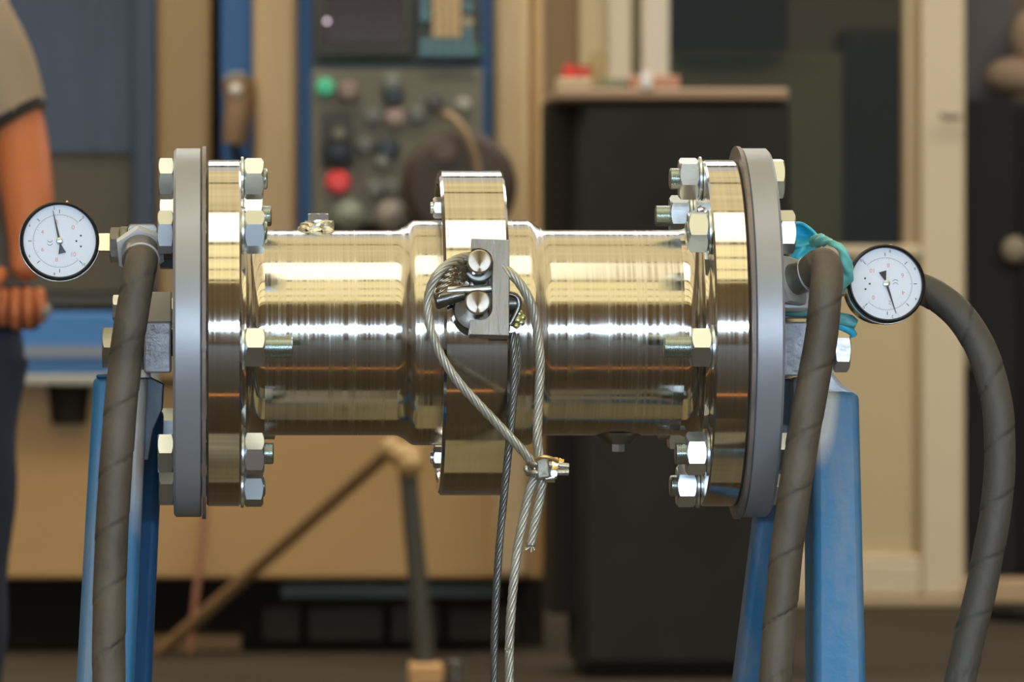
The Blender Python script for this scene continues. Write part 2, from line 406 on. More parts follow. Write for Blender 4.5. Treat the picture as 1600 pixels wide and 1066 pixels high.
# welded threaded plug on top, smaller one underneath
mb = MB(); top = AX.z+160*s
mb.lathe([(0, 26*s), (3*s, 30*s), (7*s, 27*s), (9*s, 24*s), (12*s, 26*s), (15*s, 24*s), (17*s, 22*s)], (A(497), 0, top-4*s), (0, 0, 1), 40)
for v in mb.v:
    v += Vector([mnoise.noise(v*160+Vector((k*9, 0, 0))) for k in range(3)])*.0036
pl = mb.build('weld_bead', mat('weld bead', (.80, .77, .66), .36, 1, bump=1.0, bscale=160), pipe, sharp=60)
mb = MB(); vs, fs = hexnut_mesh(18*s, 10*s); mb.add([Vector((v.y, v.z, v.x))+Vector((A(497), 0, top+16*s)) for v in vs], fs)
mb.cyl((A(497), 0, top+8*s), (A(497), 0, top+17*s), 15*s); mb.cyl((A(497), 0, top+12*s), (A(497), 0, top+15*s), 21*s)
mb.build('hex_plug', M['zinc'], pipe, sharp=25)
mb = MB(); bot = AX.z-160*s
mb.lathe([(-4*s, 42*s), (2*s, 36*s), (6*s, 28*s), (13*s, 21*s), (14*s, 19*s)], (A(966), 0, bot), (0, 0, -1), 40)
mb.build('drain_boss', M['darksteel'], pipe, sharp=60)
mb = MB(); vs, fs = hexnut_mesh(11*s, 15*s); mb.add([Vector((v.y, v.z, -v.x))+Vector((A(966), 0, bot-11*s)) for v in vs], [f[::-1] for f in fs])
mb.build('drain_plug', M['zinc'], pipe, sharp=25)

# ------------------------------------------------------------------ lifting bracket on the collar
al = math.radians(13); NN = Vector((0, -math.cos(al), math.sin(al))); TT = Vector((0, math.sin(al), math.cos(al))); KS = s/1.034
def Lp(px, py, n): return Vector(((px-PX0)*KS, 0, AX.z)) + TT*((465-py)*KS) + NN*(n*s)
br = thing('lifting_bracket', Lp(745, 560, 250), 'steel bracket on the collar with notched keeper plate beside two round pin ends', 'bracket')
kp = [(737, 386), (796.5, 388), (794, 542), (732, 540), (733, 517), (748, 517)]
for i in range(7):
    a = pi/2*i/6; kp.append((748+20*math.sin(a), 497+20*math.cos(a)))
kp += [(769, 440), (770, 424), (767, 412), (760, 405), (750, 402), (737, 403)]
MB().prism([Lp(x, y, 306) for x, y in kp], NN*(-26*s)).build('keeper_plate', M['keeper'], br, bevel=.0005, sharp=30)
for (x, y, r) in ((748.5, 426, 19.5), (745, 491, 20)):
    mb = MB(); mb.lathe([(0, r*KS), (70*s, r*KS), (73*s, (r-2.5)*KS), (73.2*s, 0.0)], Lp(x, y, 246), NN, 48); mb.build('pin', M['pin'], br, sharp=30)
mb = MB(); mb.cyl(Lp(742, 494, 236), Lp(742, 494, 276), 36*KS, 33*KS, 40, ch=2*KS); mb.build('pin_boss', M['darksteel'], br)
mb = MB(); mb.cyl(Lp(750, 424, 236), Lp(750, 424, 284), 27*KS, 26*KS, 40, ch=2*KS); mb.build('pin_boss', M['darksteel'], br)
mb = MB(); mb.prism([Lp(x, y, 240) for x, y in ((764, 400), (794, 400), (794, 536), (764, 536))], NN*(40*s)); mb.build('back_plate', M['darksteel'], br, bevel=.0006)
MB().cyl(Lp(700, 465, 282), Lp(768, 461, 282), 7*KS, 7*KS, 24).build('cross_rod', M['zinc'], br)
MB().cyl(Lp(680, 480, 278), Lp(728, 468, 278), 14*KS, 10*KS, 24, ch=2*KS).build('rod_sleeve', M['darksteel'], br)
MB().prism([Lp(x, y, 240) for x, y in ((683, 436), (722, 434), (736, 450), (730, 468), (683, 470))], NN*(34*s)).build('lug', M['barrel'], br, bevel=.0008)
mb = MB(); mb.tube(spline([Lp(796, 468, 276), Lp(808, 472, 276), Lp(812, 484, 274), Lp(806, 500, 272), Lp(797, 516, 270)], .0015), 5*KS, 12)
mb.cyl(Lp(792, 480, 262), Lp(808, 480, 262), 20*KS, 16*KS, 24); mb.build('lever', M['darksteel'], br)
mb = MB()
for (x, y, r) in ((812, 498, 7), (810, 508, 8), (818, 504, 5), (807, 517, 5), (815, 512, 6)): mb.ball(Lp(x, y, 268), r*KS, 12)
mb.build('brass_bead', mat('tarnished brass', (.62, .60, .28), .35, .9), br, sharp=80)
mb = MB(); mb.tube(spline([Lp(816, 508, 270), Lp(813, 520, 270), Lp(803, 527, 270), Lp(792, 528, 270)], .0012), 1.8*KS, 10); mb.build('wire_hook', M['zinc'], br)
# crumpled rope strands gathered beside the upper pin
# ------------------------------------------------------------------ wire ropes
def rpath(pts, step=.0022): return spline([P(*p) for p in pts], step)
def Rf(Y): return -Y
rp = thing('wire_rope', P(795, 1066, -.15), 'pale twisted wire rope looped over the collar pins and clamped into an eye', 'rope', 'wire ropes on the collar')
left = [(768, 412, -.122), (752, 403, -.128), (732, 401, -.140), (708, 408, -.156), (684, 428, -.163), (670, 460, -.162), (670, 500, -.163), (684, 546, -.163), (712, 592, -.162), (748, 632, -.160), (788, 674, -.155), (818, 706, -.150), (838, 732, -.146), (838, 742, -.146), (829, 762, -.146), (818, 810, -.146), (807, 870, -.146), (799, 950, -.146), (796, 1010, -.146), (796, 1066, -.146), (797, 1500, -.15), (800, 2100, -.16), (800, 2230, -.17)]
mb = MB(); rope_mesh(mb, rpath(left), 7.3*s); mb.build('rope_line', M['rope'], rp, sharp=80)
right = [(778, 414, -.140), (799, 428, -.145), (818, 452, -.145), (832, 482, -.143), (840, 520, -.142), (844, 570, -.142), (841, 640, -.143), (840, 690, -.146), (845, 722, -.146), (848, 742, -.146), (844, 775, -.146), (836, 815, -.146), (829, 852, -.146)]
mb = MB(); rope_mesh(mb, rpath(right), 7.6*s, lay=.040); mb.build('rope_tail', M['rope'], rp, sharp=80)
mb = MB()
for k in range(5):
    a = 2*pi*k/5; e = P(829, 852, -.146)
    mb.tube(spline([e, e+Vector((.002*math.cos(a), .002*math.sin(a), -.002)), e+Vector((.004*math.cos(a)-.001, .003*math.sin(a), -.004+.002*math.sin(k))) ], .0006), .0009, 6)
mb.build('frayed_end', M['rope'], rp, sharp=80)
# loose strands fanning out at the pins
strm = mat('bronze wire strand', (.50, .44, .33), .33, 1)
mb = MB()
for k in range(5):
    y0 = 408+k*8; rope_mesh(mb, rpath([(744-k*3, 408+k*7, -.128), (726-k*2, y0-1, -.146+.002*k), (706, y0+7-k*2, -.158+.001*k), (694-k*2, y0+14+k, -.156), (684, 436+k*7, -.155)], .0015), (5.8-.4*k)*s, 3, .020, 7)
mb.build('loose_strand', strm, rp, sharp=80)
# clamp
cl = thing('rope_clamp', P(862, 745, -.15), 'small wire rope clamp with brass yellow nuts below the pipe collar', 'clamp')
def cp(x, y, d=0): return P(x, y, -.150-d)
MB().prism([cp(832, 722, .004), cp(850, 720, .004), (cp(852, 746, .004)), cp(834, 747, .004)], (0, .012, 0)).build('saddle', M['zincdull'], cl, bevel=.001)
mb = MB()
for dy in (0, 13):
    mb.tube(spline([cp(826, 727+dy, -.002), cp(833, 726+dy, .006), cp(850, 725+dy, .007), cp(888, 729+dy*.7, .004)], .001), 5.0*s, 14)
mb.tube(spline([cp(826, 727, -.002), cp(822, 733, 0), cp(826, 740, -.002)], .001), 4.2*s, 12)
mb.build('u_bolt', mat('stained clamp steel', (.50, .48, .42), .38, .9, bump=.6, bscale=90, var=.3, vscale=60), cl, sharp=60)
MB().prism([cp(836, 716, .010), cp(858, 715, .010), cp(862, 748, .010), cp(838, 751, .010)], (0, .006, 0)).build('clamp_bridge', mat('clamp casting', (.30, .28, .23), .5, .8, bump=1.0, bscale=120, var=.3, vscale=70), cl, bevel=.0022)
MB().tube(spline([cp(838, 718, .011), cp(848, 714, .014), cp(860, 716, .013), cp(872, 722, .010)], .001), 3*s, 10).build('brass_wire', mat('dirty brass', (.70, .52, .22), .35, .9), cl, sharp=60)
for (x, y, mm) in ((862, 724, 'brass'), (860, 740, 'zincdull')):
    mb = MB(); vs, fs = hexnut_mesh(9*s, 10*s); mb.add([v+cp(x, y, .0065) for v in vs], fs); mb.build('clamp_nut', M[mm], cl, sharp=25)
MB().cyl(cp(852, 748, .006), cp(866, 746, .006), 6*s, 8*s, 16).build('clamp_stub', M['zincdull'], cl)
MB().cyl(cp(872, 722, .002), cp(880, 724, .002), 7*s, 6*s, 14).build('thread_end', M['brass'], cl)
# grey rope
rg = thing('wire_rope', P(772, 1066, -.135), 'dark grey twisted wire rope hanging straight down behind the pale looped rope', 'rope', 'wire ropes on the collar')
mb = MB(); rope_mesh(mb, rpath([(800, 520, -.134), (804, 560, -.136), (803, 610, -.138), (799, 660, -.139), (793, 720, -.139), (786, 790, -.138), (779, 870, -.136), (774, 960, -.135), (772, 1066, -.134), (770, 1600, -.13), (770, 2240, -.13)]), 6.2*s, lay=.034); mb.build('rope_line', M['ropedark'], rg, sharp=80)
mb = MB(); rope_mesh(mb, rpath([(806, 522, -.130), (810, 556, -.130), (808, 590, -.132), (801, 625, -.133), (797, 650, -.135)]), 5.5*s, lay=.034); mb.build('rope_tail', M['ropedark'], rg, sharp=80)

# ------------------------------------------------------------------ pressure gauges
def textmesh(txt, size, m, loc, rot, parent, name='dial_numeral'):
    cu = bpy.data.curves.new('t', 'FONT'); cu.body = txt; cu.size = size; cu.align_x = 'CENTER'; cu.align_y = 'CENTER'; cu.extrude = .00004
    o = bpy.data.objects.new('t', cu); C.objects.link(o)
    dg = bpy.context.evaluated_depsgraph_get(); me = bpy.data.meshes.new_from_object(o.evaluated_get(dg)); bpy.data.objects.remove(o)
    me.materials.clear(); me.materials.append(m); o = bpy.data.objects.new(name, me); C.objects.link(o); o.parent = parent; o.location = loc; o.rotation_euler = rot
    return o
def gauge(px, py, Y, yaw, pitch, roll, ptr, label, nums, stem_dir):
    g = thing('pressure_gauge', P(px, py, Y), label, 'gauge', 'pressure gauges at the pipe ends')
    k = s*(Y-CAMY)/4.4
    g.rotation_euler = (pitch, 0, yaw)
    R = 62.5*k
    def loc(mb, name, m, par=g, sharp=30):
        me = rawobj(name, mb.v, mb.f, m, sharp); o = bpy.data.objects.new(name, me); C.objects.link(o); o.parent = par; return o
    ax = (0, -1, 0)
    loc(MB().lathe([(-.030, 0.0), (-.030, R*.80), (-.027, R*.88), (-.006, R*.90), (-.005, R*.99), (.001, R), (.004, R*.985), (.005, R*.95), (.0035, R*.905), (.0005, R*.90), (.0005, 0.0)], (0, 0, 0), ax, 96), 'case', M['black'])
    loc(MB().lathe([(-.0050, R*.985), (-.0050, R*1.004), (-.003, R*1.010), (-.001, R*1.004), (-.001, R*.985)], (0, 0, 0), ax, 96), 'rim', M['zincdull'])
    d = loc(MB().lathe([(.0006, R*.905), (.0012, R*.905), (.0012, 0.0)], (0, 0, 0), ax, 96), 'dial', M['dial'])
    y = -.00128
    def tick(mb, a, r0, r1, wd):
        u = Vector((math.cos(a), 0, math.sin(a))); v = Vector((-u.z, 0, u.x))*wd/2; o = Vector((0, y, 0))
        mb.add([o+u*r0-v, o+u*r1-v, o+u*r1+v, o+u*r0+v], [(0, 1, 2, 3)])
    # scale arc (thin double ring), gap at the lettered side
    mb = MB(); n = 90; a0 = roll-math.radians(135); a1 = roll+math.radians(135)
    for (r0, r1) in ((.655, .668),):
        for i in range(n):
            aa = a0+(a1-a0)*i/n; ab = a0+(a1-a0)*(i+1)/n
            q = [Vector((math.cos(t)*r, 0, math.sin(t)*r))*R+Vector((0, y, 0)) for t, r in ((aa, r0), (aa, r1), (ab, r1), (ab, r0))]
            mb.add(q, [(0, 1, 2, 3)])
    for i in range(51): tick(mb, a0+(a1-a0)*i/50, R*.60 if i % 5 == 0 else R*.63, R*.655, R*.009)
    loc(mb, 'scale_ring', M['inkgrey'], d)
    mb = MB()
    for i in range(7): tick(mb, a0+(a1-a0)*i/6, R*.70, R*.79, R*.018)
    loc(mb, 'scale_tick', M['ink'], d)
    for i, tx in enumerate(nums):
        a = a0+(a1-a0)*i/(len(nums)-1)
        textmesh(tx, R*.15, M['inkred'], (math.cos(a)*R*.48, y, math.sin(a)*R*.48), (pi/2, 0, 0), d).rotation_euler = (pi/2, -(roll+pi), 0)
        textmesh(tx, R*.10, M['ink'], (math.cos(a)*R*.84, y, math.sin(a)*R*.84), (pi/2, 0, 0), d).rotation_euler = (pi/2, -(roll+pi), 0)
    mb = MB()    # small emblem strokes and unit marks
    for j, (ra, rr) in enumerate(((pi+.25, .55), (pi, .42), (pi-.25, .55))):
        cx_, cz_ = math.cos(roll+ra)*rr*R, math.sin(roll+ra)*rr*R
        mb.lathe([(0, R*.028), (.00002, R*.028)], (cx_, y, cz_), ax, 6)
    for off in (.05, -.03):
        for i in range(8):
            t0 = -.6+1.2*i/8; t1 = -.6+1.2*(i+1)/8
            def q(t, o): 
                u = Vector((math.cos(roll), 0, math.sin(roll))); v = Vector((-u.z, 0, u.x)); return (u*(.24+t*.12)+v*(off+.05*math.cos(t*2.4)*1+o))*R+Vector((0, y, 0))
            mb.add([q(t0, 0), q(t1, 0), q(t1, .014), q(t0, .014)], [(0, 1, 2, 3)])
    loc(mb, 'dial_mark', M['ink'], d)
    # pointer
    u = Vector((math.cos(ptr), 0, math.sin(ptr))); v = Vector((-u.z, 0, u.x)); o = Vector((0, -.0026, 0))
    mb = MB(); mb.prism([o+u*R*.78-v*R*.006, o+u*R*.78+v*R*.006, o+u*R*.08+v*R*.028, o-u*R*.10+v*R*.02, o-u*R*.32+v*R*.10, o-u*R*.32-v*R*.10, o-u*R*.10-v*R*.02, o+u*R*.08-v*R*.028], (0, .0004, 0))
    loc(mb, 'pointer', M['pointer'])
    loc(MB().lathe([(0, R*.09), (.0032, R*.085), (.0038, R*.05), (.0038, 0.0)], (0, 0, 0), ax, 24), 'pointer_hub', M['zinc'])
    loc(MB().lathe([(.0042, R*.91), (.0046, R*.91), (.0046, 0.0)], (0, 0, 0), ax, 64), 'glass', M['lens'])
    sd = stem_dir
    mb = MB(); mb.cyl((sd*R*.85, .012, 0), (sd*(R+20*k), .012, 0), 19*k, 19*k, 4, ch=1*k, phase=pi/4); mb.cyl((sd*(R+8*k), .012, 0), (sd*(R+26*k), .012, 0), 9*k, 9*k, 20)
    loc(mb, 'stem', M['brass'], g, 20)
    mb = MB(); mb.ball((.006, .004, R*1.0), .0012, 10); mb.cyl((.006, .004, R*.9), (.006, .004, R*1.0), .001, n=8); loc(mb, 'vent_pin', M['brass'])
    return g
gauge(93, 377, -.052, math.radians(3), math.radians(-5), pi, math.radians(102), 'round white dial gauge on the left end, black rim, pointer near the top', ['0', '2', '4', '6', '8', '10'], 1)
gauge(1384, 444, -.066, math.radians(7), math.radians(-9), 0, math.radians(-74), 'round white dial gauge on the right end, black rim, pointer hanging down', ['0', '2', '4', '6', '8', '10'], -1)

# ------------------------------------------------------------------ fittings and hoses
def hexat(mb, p, d, r, w, rot=0):
    vs, fs = hexnut_mesh(r, w); d = Vector(d).normalized(); q = Vector((1, 0, 0)).rotation_difference(d)
    R_ = Matrix.Rotation(rot, 3, 'X'); mb.add([q @ (R_ @ v)+Vector(p) for v in vs], fs); return mb
ft = thing('tee_fitting', P(222, 420, -.04), 'grey cast tee fitting joining the left gauge and hose to the end plate', 'fitting')
fy = -.040
MB().cyl(P(268, 388, fy), P(182, 381, fy), 12*s, n=20).build('bore_pipe', M['cast'], ft)
hexat(MB(), P(246, 383, fy), (1, 0, 0), 24*s, 27*s, .5).build('hex_nipple', M['cast'], ft, sharp=25)
hexat(MB(), P(250, 408, fy+.004), (1, 0, 0), 13*s, 22*s, .3).build('small_nut', M['gusset'], ft, sharp=25)
mb = MB(); mb.cyl(P(186, 383, fy), P(250, 383, fy), 31*s, 29*s, 8, ch=3*s, phase=pi/8)
mb.prism([P(x, y, fy-.014) for x, y in ((204, 350), (242, 350), (247, 356), (247, 392), (198, 392), (198, 356))], (0, .024, 0))
mb.build('tee_body', M['cast'], ft, bevel=.001, sharp=25)
hexat(MB(), P(172, 383, fy), (1, 0, 0), 28*s, 17*s, .2).build('gauge_nut', M['cast'], ft, sharp=25)
MB().cyl(P(183, 383, fy), P(196, 383, fy), 25*s, 27*s, 28, ch=2*s).build('gauge_collar', M['cast'], ft)
def hose(name, label, pts, r, m, pitch=.047, start=0.0):
    h = thing(name, P(*pts[len(pts)//2][:3]), label, 'hose', 'rubber hoses at the pipe ends')
    path = spline([P(*p) for p in pts], .002)
    def rf(d, a, r_):
        ph = (d/pitch-a/(2*pi)+start) % 1.0
        return r_*((.89 if ph < .045 else 1.0+.035*ph)+.006*math.sin(d*900)*(1 if d < .08 else .3))
    mb = MB(); mb.tube(path, r, 44, rf); mb.build('rubber_sleeve', m, h, sharp=60)
    return h, path
hL, pth = hose('hydraulic_hose', 'thick brown-grey wrapped rubber hose running down from the left fitting', [(222, 400, -.078), (220, 412, -.088), (215, 440, -.095), (208, 480, -.098), (199, 540, -.100), (191, 610, -.102), (184, 690, -.104), (177, 790, -.108), (172, 900, -.114), (170, 1000, -.122), (170, 1066, -.128), (168, 1500, -.17), (150, 1850, -.24), (80, 1930, -.36), (-60, 2010, -.50)], 25*s, M['hose'])
d0 = (pth[3]-pth[0]).normalized()
hexat(MB(), P(219, 388, -.060), P(221, 412, -.086)-P(219, 388, -.060), 40*s, 16*s, .52).build('swivel_nut', M['castlight'], hL, sharp=25)
MB().cyl(P(219, 392, -.066), P(220, 408, -.083), 29*s, 29*s, 32, ch=1.5*s).build('crimp_collar', M['cast'], hL)
mb = MB(); mb.lathe([(0, 27*s), (1.5*s, 28.5*s), (3*s, 27*s)], pth[2], pth[4]-pth[1], 40); mb.build('collar_rim', M['castlight'], hL)
# right front hose
hR, pth = hose('hydraulic_hose', 'thick brown wrapped rubber hose bending down beside the right end plate', [(1264, 429, -.0935), (1276, 417, -.102), (1287, 412, -.111), (1292, 428, -.118), (1290, 460, -.125), (1284, 520, -.126), (1272, 590, -.127), (1259, 660, -.128), (1246, 740, -.129), (1233, 830, -.130), (1222, 930, -.133), (1211, 1066, -.138), (1190, 1400, -.16), (1180, 1800, -.22), (1230, 1930, -.34), (1350, 2010, -.48)], 24.5*s, M['hose'], start=.4)
q0, q1 = P(1232, 440, -.082), P(1266, 428, -.094)
dd = (q1-q0).normalized()
hexat(MB(), q0-dd*.001, dd, 42*s, 13*s, .3).build('swivel_nut', M['castlight'], hR, sharp=25)
MB().cyl(q0, q1-dd*.002, 25*s, 25*s, 32, ch=1.5*s).build('crimp_collar', M['cast'], hR)
mb = MB(); mb.lathe([(0, 26*s), (1.5*s, 28*s), (3*s, 26*s)], q1-dd*.003, dd, 40); mb.build('collar_rim', M['castlight'], hR)
# right fitting block on the end plate
fr = thing('port_block', P(1245, 480, -.03), 'pale grey port block on the right end plate behind the bending hose', 'fitting')
MB().box(P(1217, 487, -.078), P(1250, 425, .010)).build('block_body', M['castlight'], fr, bevel=.003)
MB().cyl(P(1230, 446, -.045), P(1330, 446, -.052), 11*s, n=20).build('cross_pipe', M['cast'], fr)
MB().box(P(1220, 498, -.05), P(1262, 488, 0)).build('block_foot', M['plate'], fr, bevel=.001)
# right loop hose behind the gauge
hB, pth = hose('hydraulic_hose', 'dark grey wrapped hose arching out from behind the right gauge and down', [(1335, 436, .030), (1380, 436, .026), (1425, 446, .02), (1465, 464, .015), (1502, 496, .01), (1530, 540, .005), (1549, 592, .0), (1560, 650, -.005), (1562, 720, -.008), (1557, 790, -.010), (1545, 860, -.012), (1531, 930, -.015), (1514, 1000, -.018), (1500, 1066, -.02), (1440, 1350, -.03), (1400, 1700, -.05), (1440, 1880, -.1), (1560, 1905, -.16), (1700, 1905, -.2)], 24*s, M['hose2'], start=.2)
hexat(MB(), P(1290, 438, .034), (1, 0, 0), 27*s, 22*s, .2).build('swivel_nut', M['cast'], hB, sharp=25)
MB().cyl(P(1222, 438, .034), P(1340, 437, .031), 14*s, n=24).build('crimp_collar', M['cast'], hB)

# ------------------------------------------------------------------ glove
gl = thing('rubber_glove', P(1270, 500, -.03), 'turquoise rubber glove knotted round the fitting beside the right gauge', 'glove')
def sheet(mb, rows, th=.0012, amp=.0015, nu=14, nv=14):
    """bicubic-ish sheet through rows of points, crumpled, with thickness"""
    R_ = [spline(r, 10) if False else r for r in rows]
    def samp(l, t):
        x = t*(len(l)-1); i = min(int(x), len(l)-2); f = x-i; a = l[max(i-1, 0)]; b = l[i]; c_ = l[i+1]; d = l[min(i+2, len(l)-1)]
        return .5*((2*b)+(c_-a)*f+(2*a-5*b+4*c_-d)*f*f+(3*b-a-3*c_+d)*f**3)
    g = [[samp([samp(r, u/nu) for r in R_], v/nv) for u in range(nu+1)] for v in range(nv+1)]
    top = []; n0 = len(mb.v)
    vs = []
    for v in range(nv+1):
        for u in range(nu+1):
            p = g[v][u]; w_ = mnoise.noise(p*110)*amp; vs.append(p+Vector((0, w_, w_*.4)))
    for v in range(nv+1):
        for u in range(nu+1): vs.append(vs[v*(nu+1)+u]+Vector((0, th, 0)))
    N_ = (nu+1)*(nv+1); fs = []
    for v in range(nv):
        for u in range(nu):
            a = v*(nu+1)+u; q = (a, a+1, a+nu+2, a+nu+1); fs.append(q); fs.append(tuple(i+N_ for i in q[::-1]))
    for u in range(nu): fs.append((u, u+N_, u+1+N_, u+1)); a = nv*(nu+1)+u; fs.append((a, a+1, a+1+N_, a+N_))
    for v in range(nv): a = v*(nu+1); b_ = a+nu+1; fs.append((a, b_, b_+N_, a+N_)); a += nu; b_ += nu; fs.append((a, a+N_, b_+N_, b_))
    mb.add(vs, fs); return mb
def Pr(*l): return [P(*p) for p in l]
# open cuff of the glove, a fold with a rolled rim
mb = MB(); rim = spline(Pr((1239, 388, -.012), (1238, 366, -.020), (1242, 350, -.012), (1256, 351, .0), (1274, 366, .0), (1273, 376, -.012), (1258, 384, -.024), (1243, 386, -.022), (1239, 388, -.012)), .002)
mb.tube(rim, .0013, 8); mb.build('cuff_rim', M['glove'], gl, sharp=80)
mb = MB()
sheet(mb, [Pr((1239, 352, .004), (1252, 350, .006), (1262, 356, .006), (1274, 366, .004)), Pr((1238, 366, .008), (1250, 368, .014), (1260, 370, .012), (1272, 374, .002)), Pr((1239, 386, -.014), (1250, 385, -.012), (1260, 383, -.010), (1270, 380, -.006))])
mb.build('cuff', M['glove'], gl, sharp=80)
mb = MB()
sheet(mb, [Pr((1240, 384, -.020), (1252, 385, -.025), (1264, 378, -.022), (1274, 374, -.012)), Pr((1236, 398, -.022), (1250, 396, -.030), (1262, 392, -.024), (1278, 384, -.012)), Pr((1224, 406, -.02), (1238, 406, -.026), (1256, 402, -.028), (1276, 394, -.012)), Pr((1223, 413, -.02), (1232, 413, -.024), (1248, 407, -.03), (1262, 401, -.014))], amp=.003)
mb.build('palm', M['glove'], gl, sharp=80)
mb = MB(); mb.tube(spline(Pr((1271, 378, -.03), (1284, 376, -.055), (1298, 379, -.075), (1310, 386, -.085), (1319, 396, -.088), (1322, 412, -.086), (1325, 428, -.082), (1318, 440, -.078), (1312, 452, -.072)), .0018), lambda t: .0036+.0012*math.sin(t*9), 18, lambda d, a, r: r*(1+.20*math.sin(a*3+d*400)+.08*math.sin(d*900)))
mb.build('finger', M['gloveg'], gl, sharp=80)
mb = MB(); mb.tube(spline(Pr((1222, 484, -.058), (1245, 486, -.062), (1270, 488, -.06), (1300, 494, -.05), (1322, 500, -.048), (1338, 507, -.048)), .002), lambda t: .0040 if t < .6 else .0047-.0012*max(0, t-.9)*10, 14, lambda d, a, r: r*(1+.12*math.sin(a*3+d*300)))
mb.build('finger', M['gloveg'], gl, sharp=80)
mb = MB(); mb.tube(spline(Pr((1285, 500, -.045), (1306, 506, -.045), (1320, 512, -.045), (1330, 518, -.044), (1334, 524, -.042)), .002), lambda t: .0046-.0018*t, 14); mb.build('finger', M['glove'], gl, sharp=80)

# ------------------------------------------------------------------ blue stands
def leg(name, corners_top, corners_bot, Yt, Yb, dep, m, parent, chamf=0):
    """tapered rectangular tube: px left/right at two heights, extended down to the floor; front face at Yt..Yb"""
    (xl, xr, yt), (xl2, xr2, yb) = corners_top, corners_bot
    a, b_ = P(xl, yt, Yt), P(xr, yt, Yt); c_, d = P(xl2, yb, Yb), P(xr2, yb, Yb)
    k = a.z/(a.z-c_.z); e = a+(c_-a)*k; f = b_+(d-b_)*(b_.z/(b_.z-d.z))
    dv = Vector((0, dep, 0)); e.z = f.z = 0
    mb = MB(); mb.add([e, f, f+dv, e+dv, a, b_, b_+dv, a+dv], [(0, 3, 2, 1), (4, 5, 6, 7), (0, 1, 5, 4), (1, 2, 6, 5), (2, 3, 7, 6), (3, 0, 4, 7)])
    return mb.build(name, m, parent, bevel=.006, seg=3)
sl = thing('pipe_stand', (P(190, 900, 0).x, .0, 0), 'left blue pipe stand, narrow leg with white overspray behind the left hose', 'stand', 'blue stands holding the pipe')
leg('leg', (146, 231, 587), (119, 209, 1066), -.020, -.050, .040, M['bluefrontL'], sl)
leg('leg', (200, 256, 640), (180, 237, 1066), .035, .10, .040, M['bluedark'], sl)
MB().prism([P(228, 586, .0), P(256, 600, .0), P(254, 640, .0), P(240, 672, .0), P(232, 720, .0), P(222, 720, .0)], (0, .03, 0)).build('gusset', M['gusset'], sl, bevel=.001)
MB().prism([P(x, y, -.018) for x, y in ((188, 470), (214, 470), (222, 500), (224, 600), (166, 600), (166, 578), (186, 560))], (0, .05, 0)).build('head_plate', M['silver'], sl, bevel=.002)
MB().cyl(P(188, 535, .005), P(272, 535, .005), 22*s, n=28).build('trunnion', M['darksteel'], sl)
hexat(MB(), P(160, 543, -.006), (1, 0, 0), 36*s, 27*s, 0.52).build('trunnion_nut', M['zincdull'], sl, sharp=25)
hexat(MB(), P(176, 481, .004), (1, 0, 0), 21*s, 14*s, .3).build('lock_nut', M['zincdull'], sl, sharp=25)
MB().box(P(225, 583, -.040), P(268, 503, .03)).build('mounting_lug', M['silver'], sl, bevel=.0015)
MB().prism([P(225, 503, -.040), P(268, 503, -.040), P(268, 456, .0), P(225, 456, .0), ], (0, .03, -.003)).build('lug_top', M['plate'], sl, bevel=.001)
MB().cyl(P(226, 578, -.02), P(226, 590, -.02), 8*s, 11*s, 12).build('weld', M['silver'], sl)
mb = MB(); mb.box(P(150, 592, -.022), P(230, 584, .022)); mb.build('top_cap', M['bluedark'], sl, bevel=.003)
xl_ = sl.location.x
MB().box((xl_-.20, -.42, 0), (xl_+.12, .36, .012)).build('base_plate', M['darksteel'], sl, bevel=.002)
sr = thing('pipe_stand', (P(1300, 900, 0).x, 0, 0), 'right blue pipe stand with a broad scuffed front leg', 'stand', 'blue stands holding the pipe')
leg('leg', (1270, 1343, 612), (1272, 1354, 1066), -.050, -.090, .070, M['bluefrontR'], sr)
leg('leg', (1196, 1250, 700), (1150, 1206, 1066), .035, .10, .040, M['blue'], sr)
MB().prism([P(x, y, -.040) for x, y in ((1264, 505), (1296, 505), (1303, 585), (1316, 600), (1342, 617), (1342, 660), (1240, 660), (1240, 590), (1262, 590))], (0, .03, 0)).build('head_plate', M['silver'], sr, bevel=.003)
hexat(MB(), P(1302, 545, -.020), (1, 0, 0), 37*s, 24*s, .05).build('trunnion_nut', M['zincdull'], sr, sharp=25)
MB().cyl(P(1205, 545, -.01), P(1303, 545, -.020), 20*s, n=28).build('trunnion', M['darksteel'], sr)
MB().box(P(1219, 588, -.055), P(1262, 503, .02)).build('mounting_lug', M['silver'], sr, bevel=.0015)
MB().prism([P(x, y, .0) for x, y in ((1218, 592), (1262, 592), (1250, 740), (1212, 740))], (0, .03, 0)).build('gusset', M['gusset'], sr, bevel=.001)
xr_ = sr.location.x
MB().box((xr_-.20, -.44, 0), (xr_+.12, .36, .012)).build('base_plate', M['darksteel'], sr, bevel=.002)

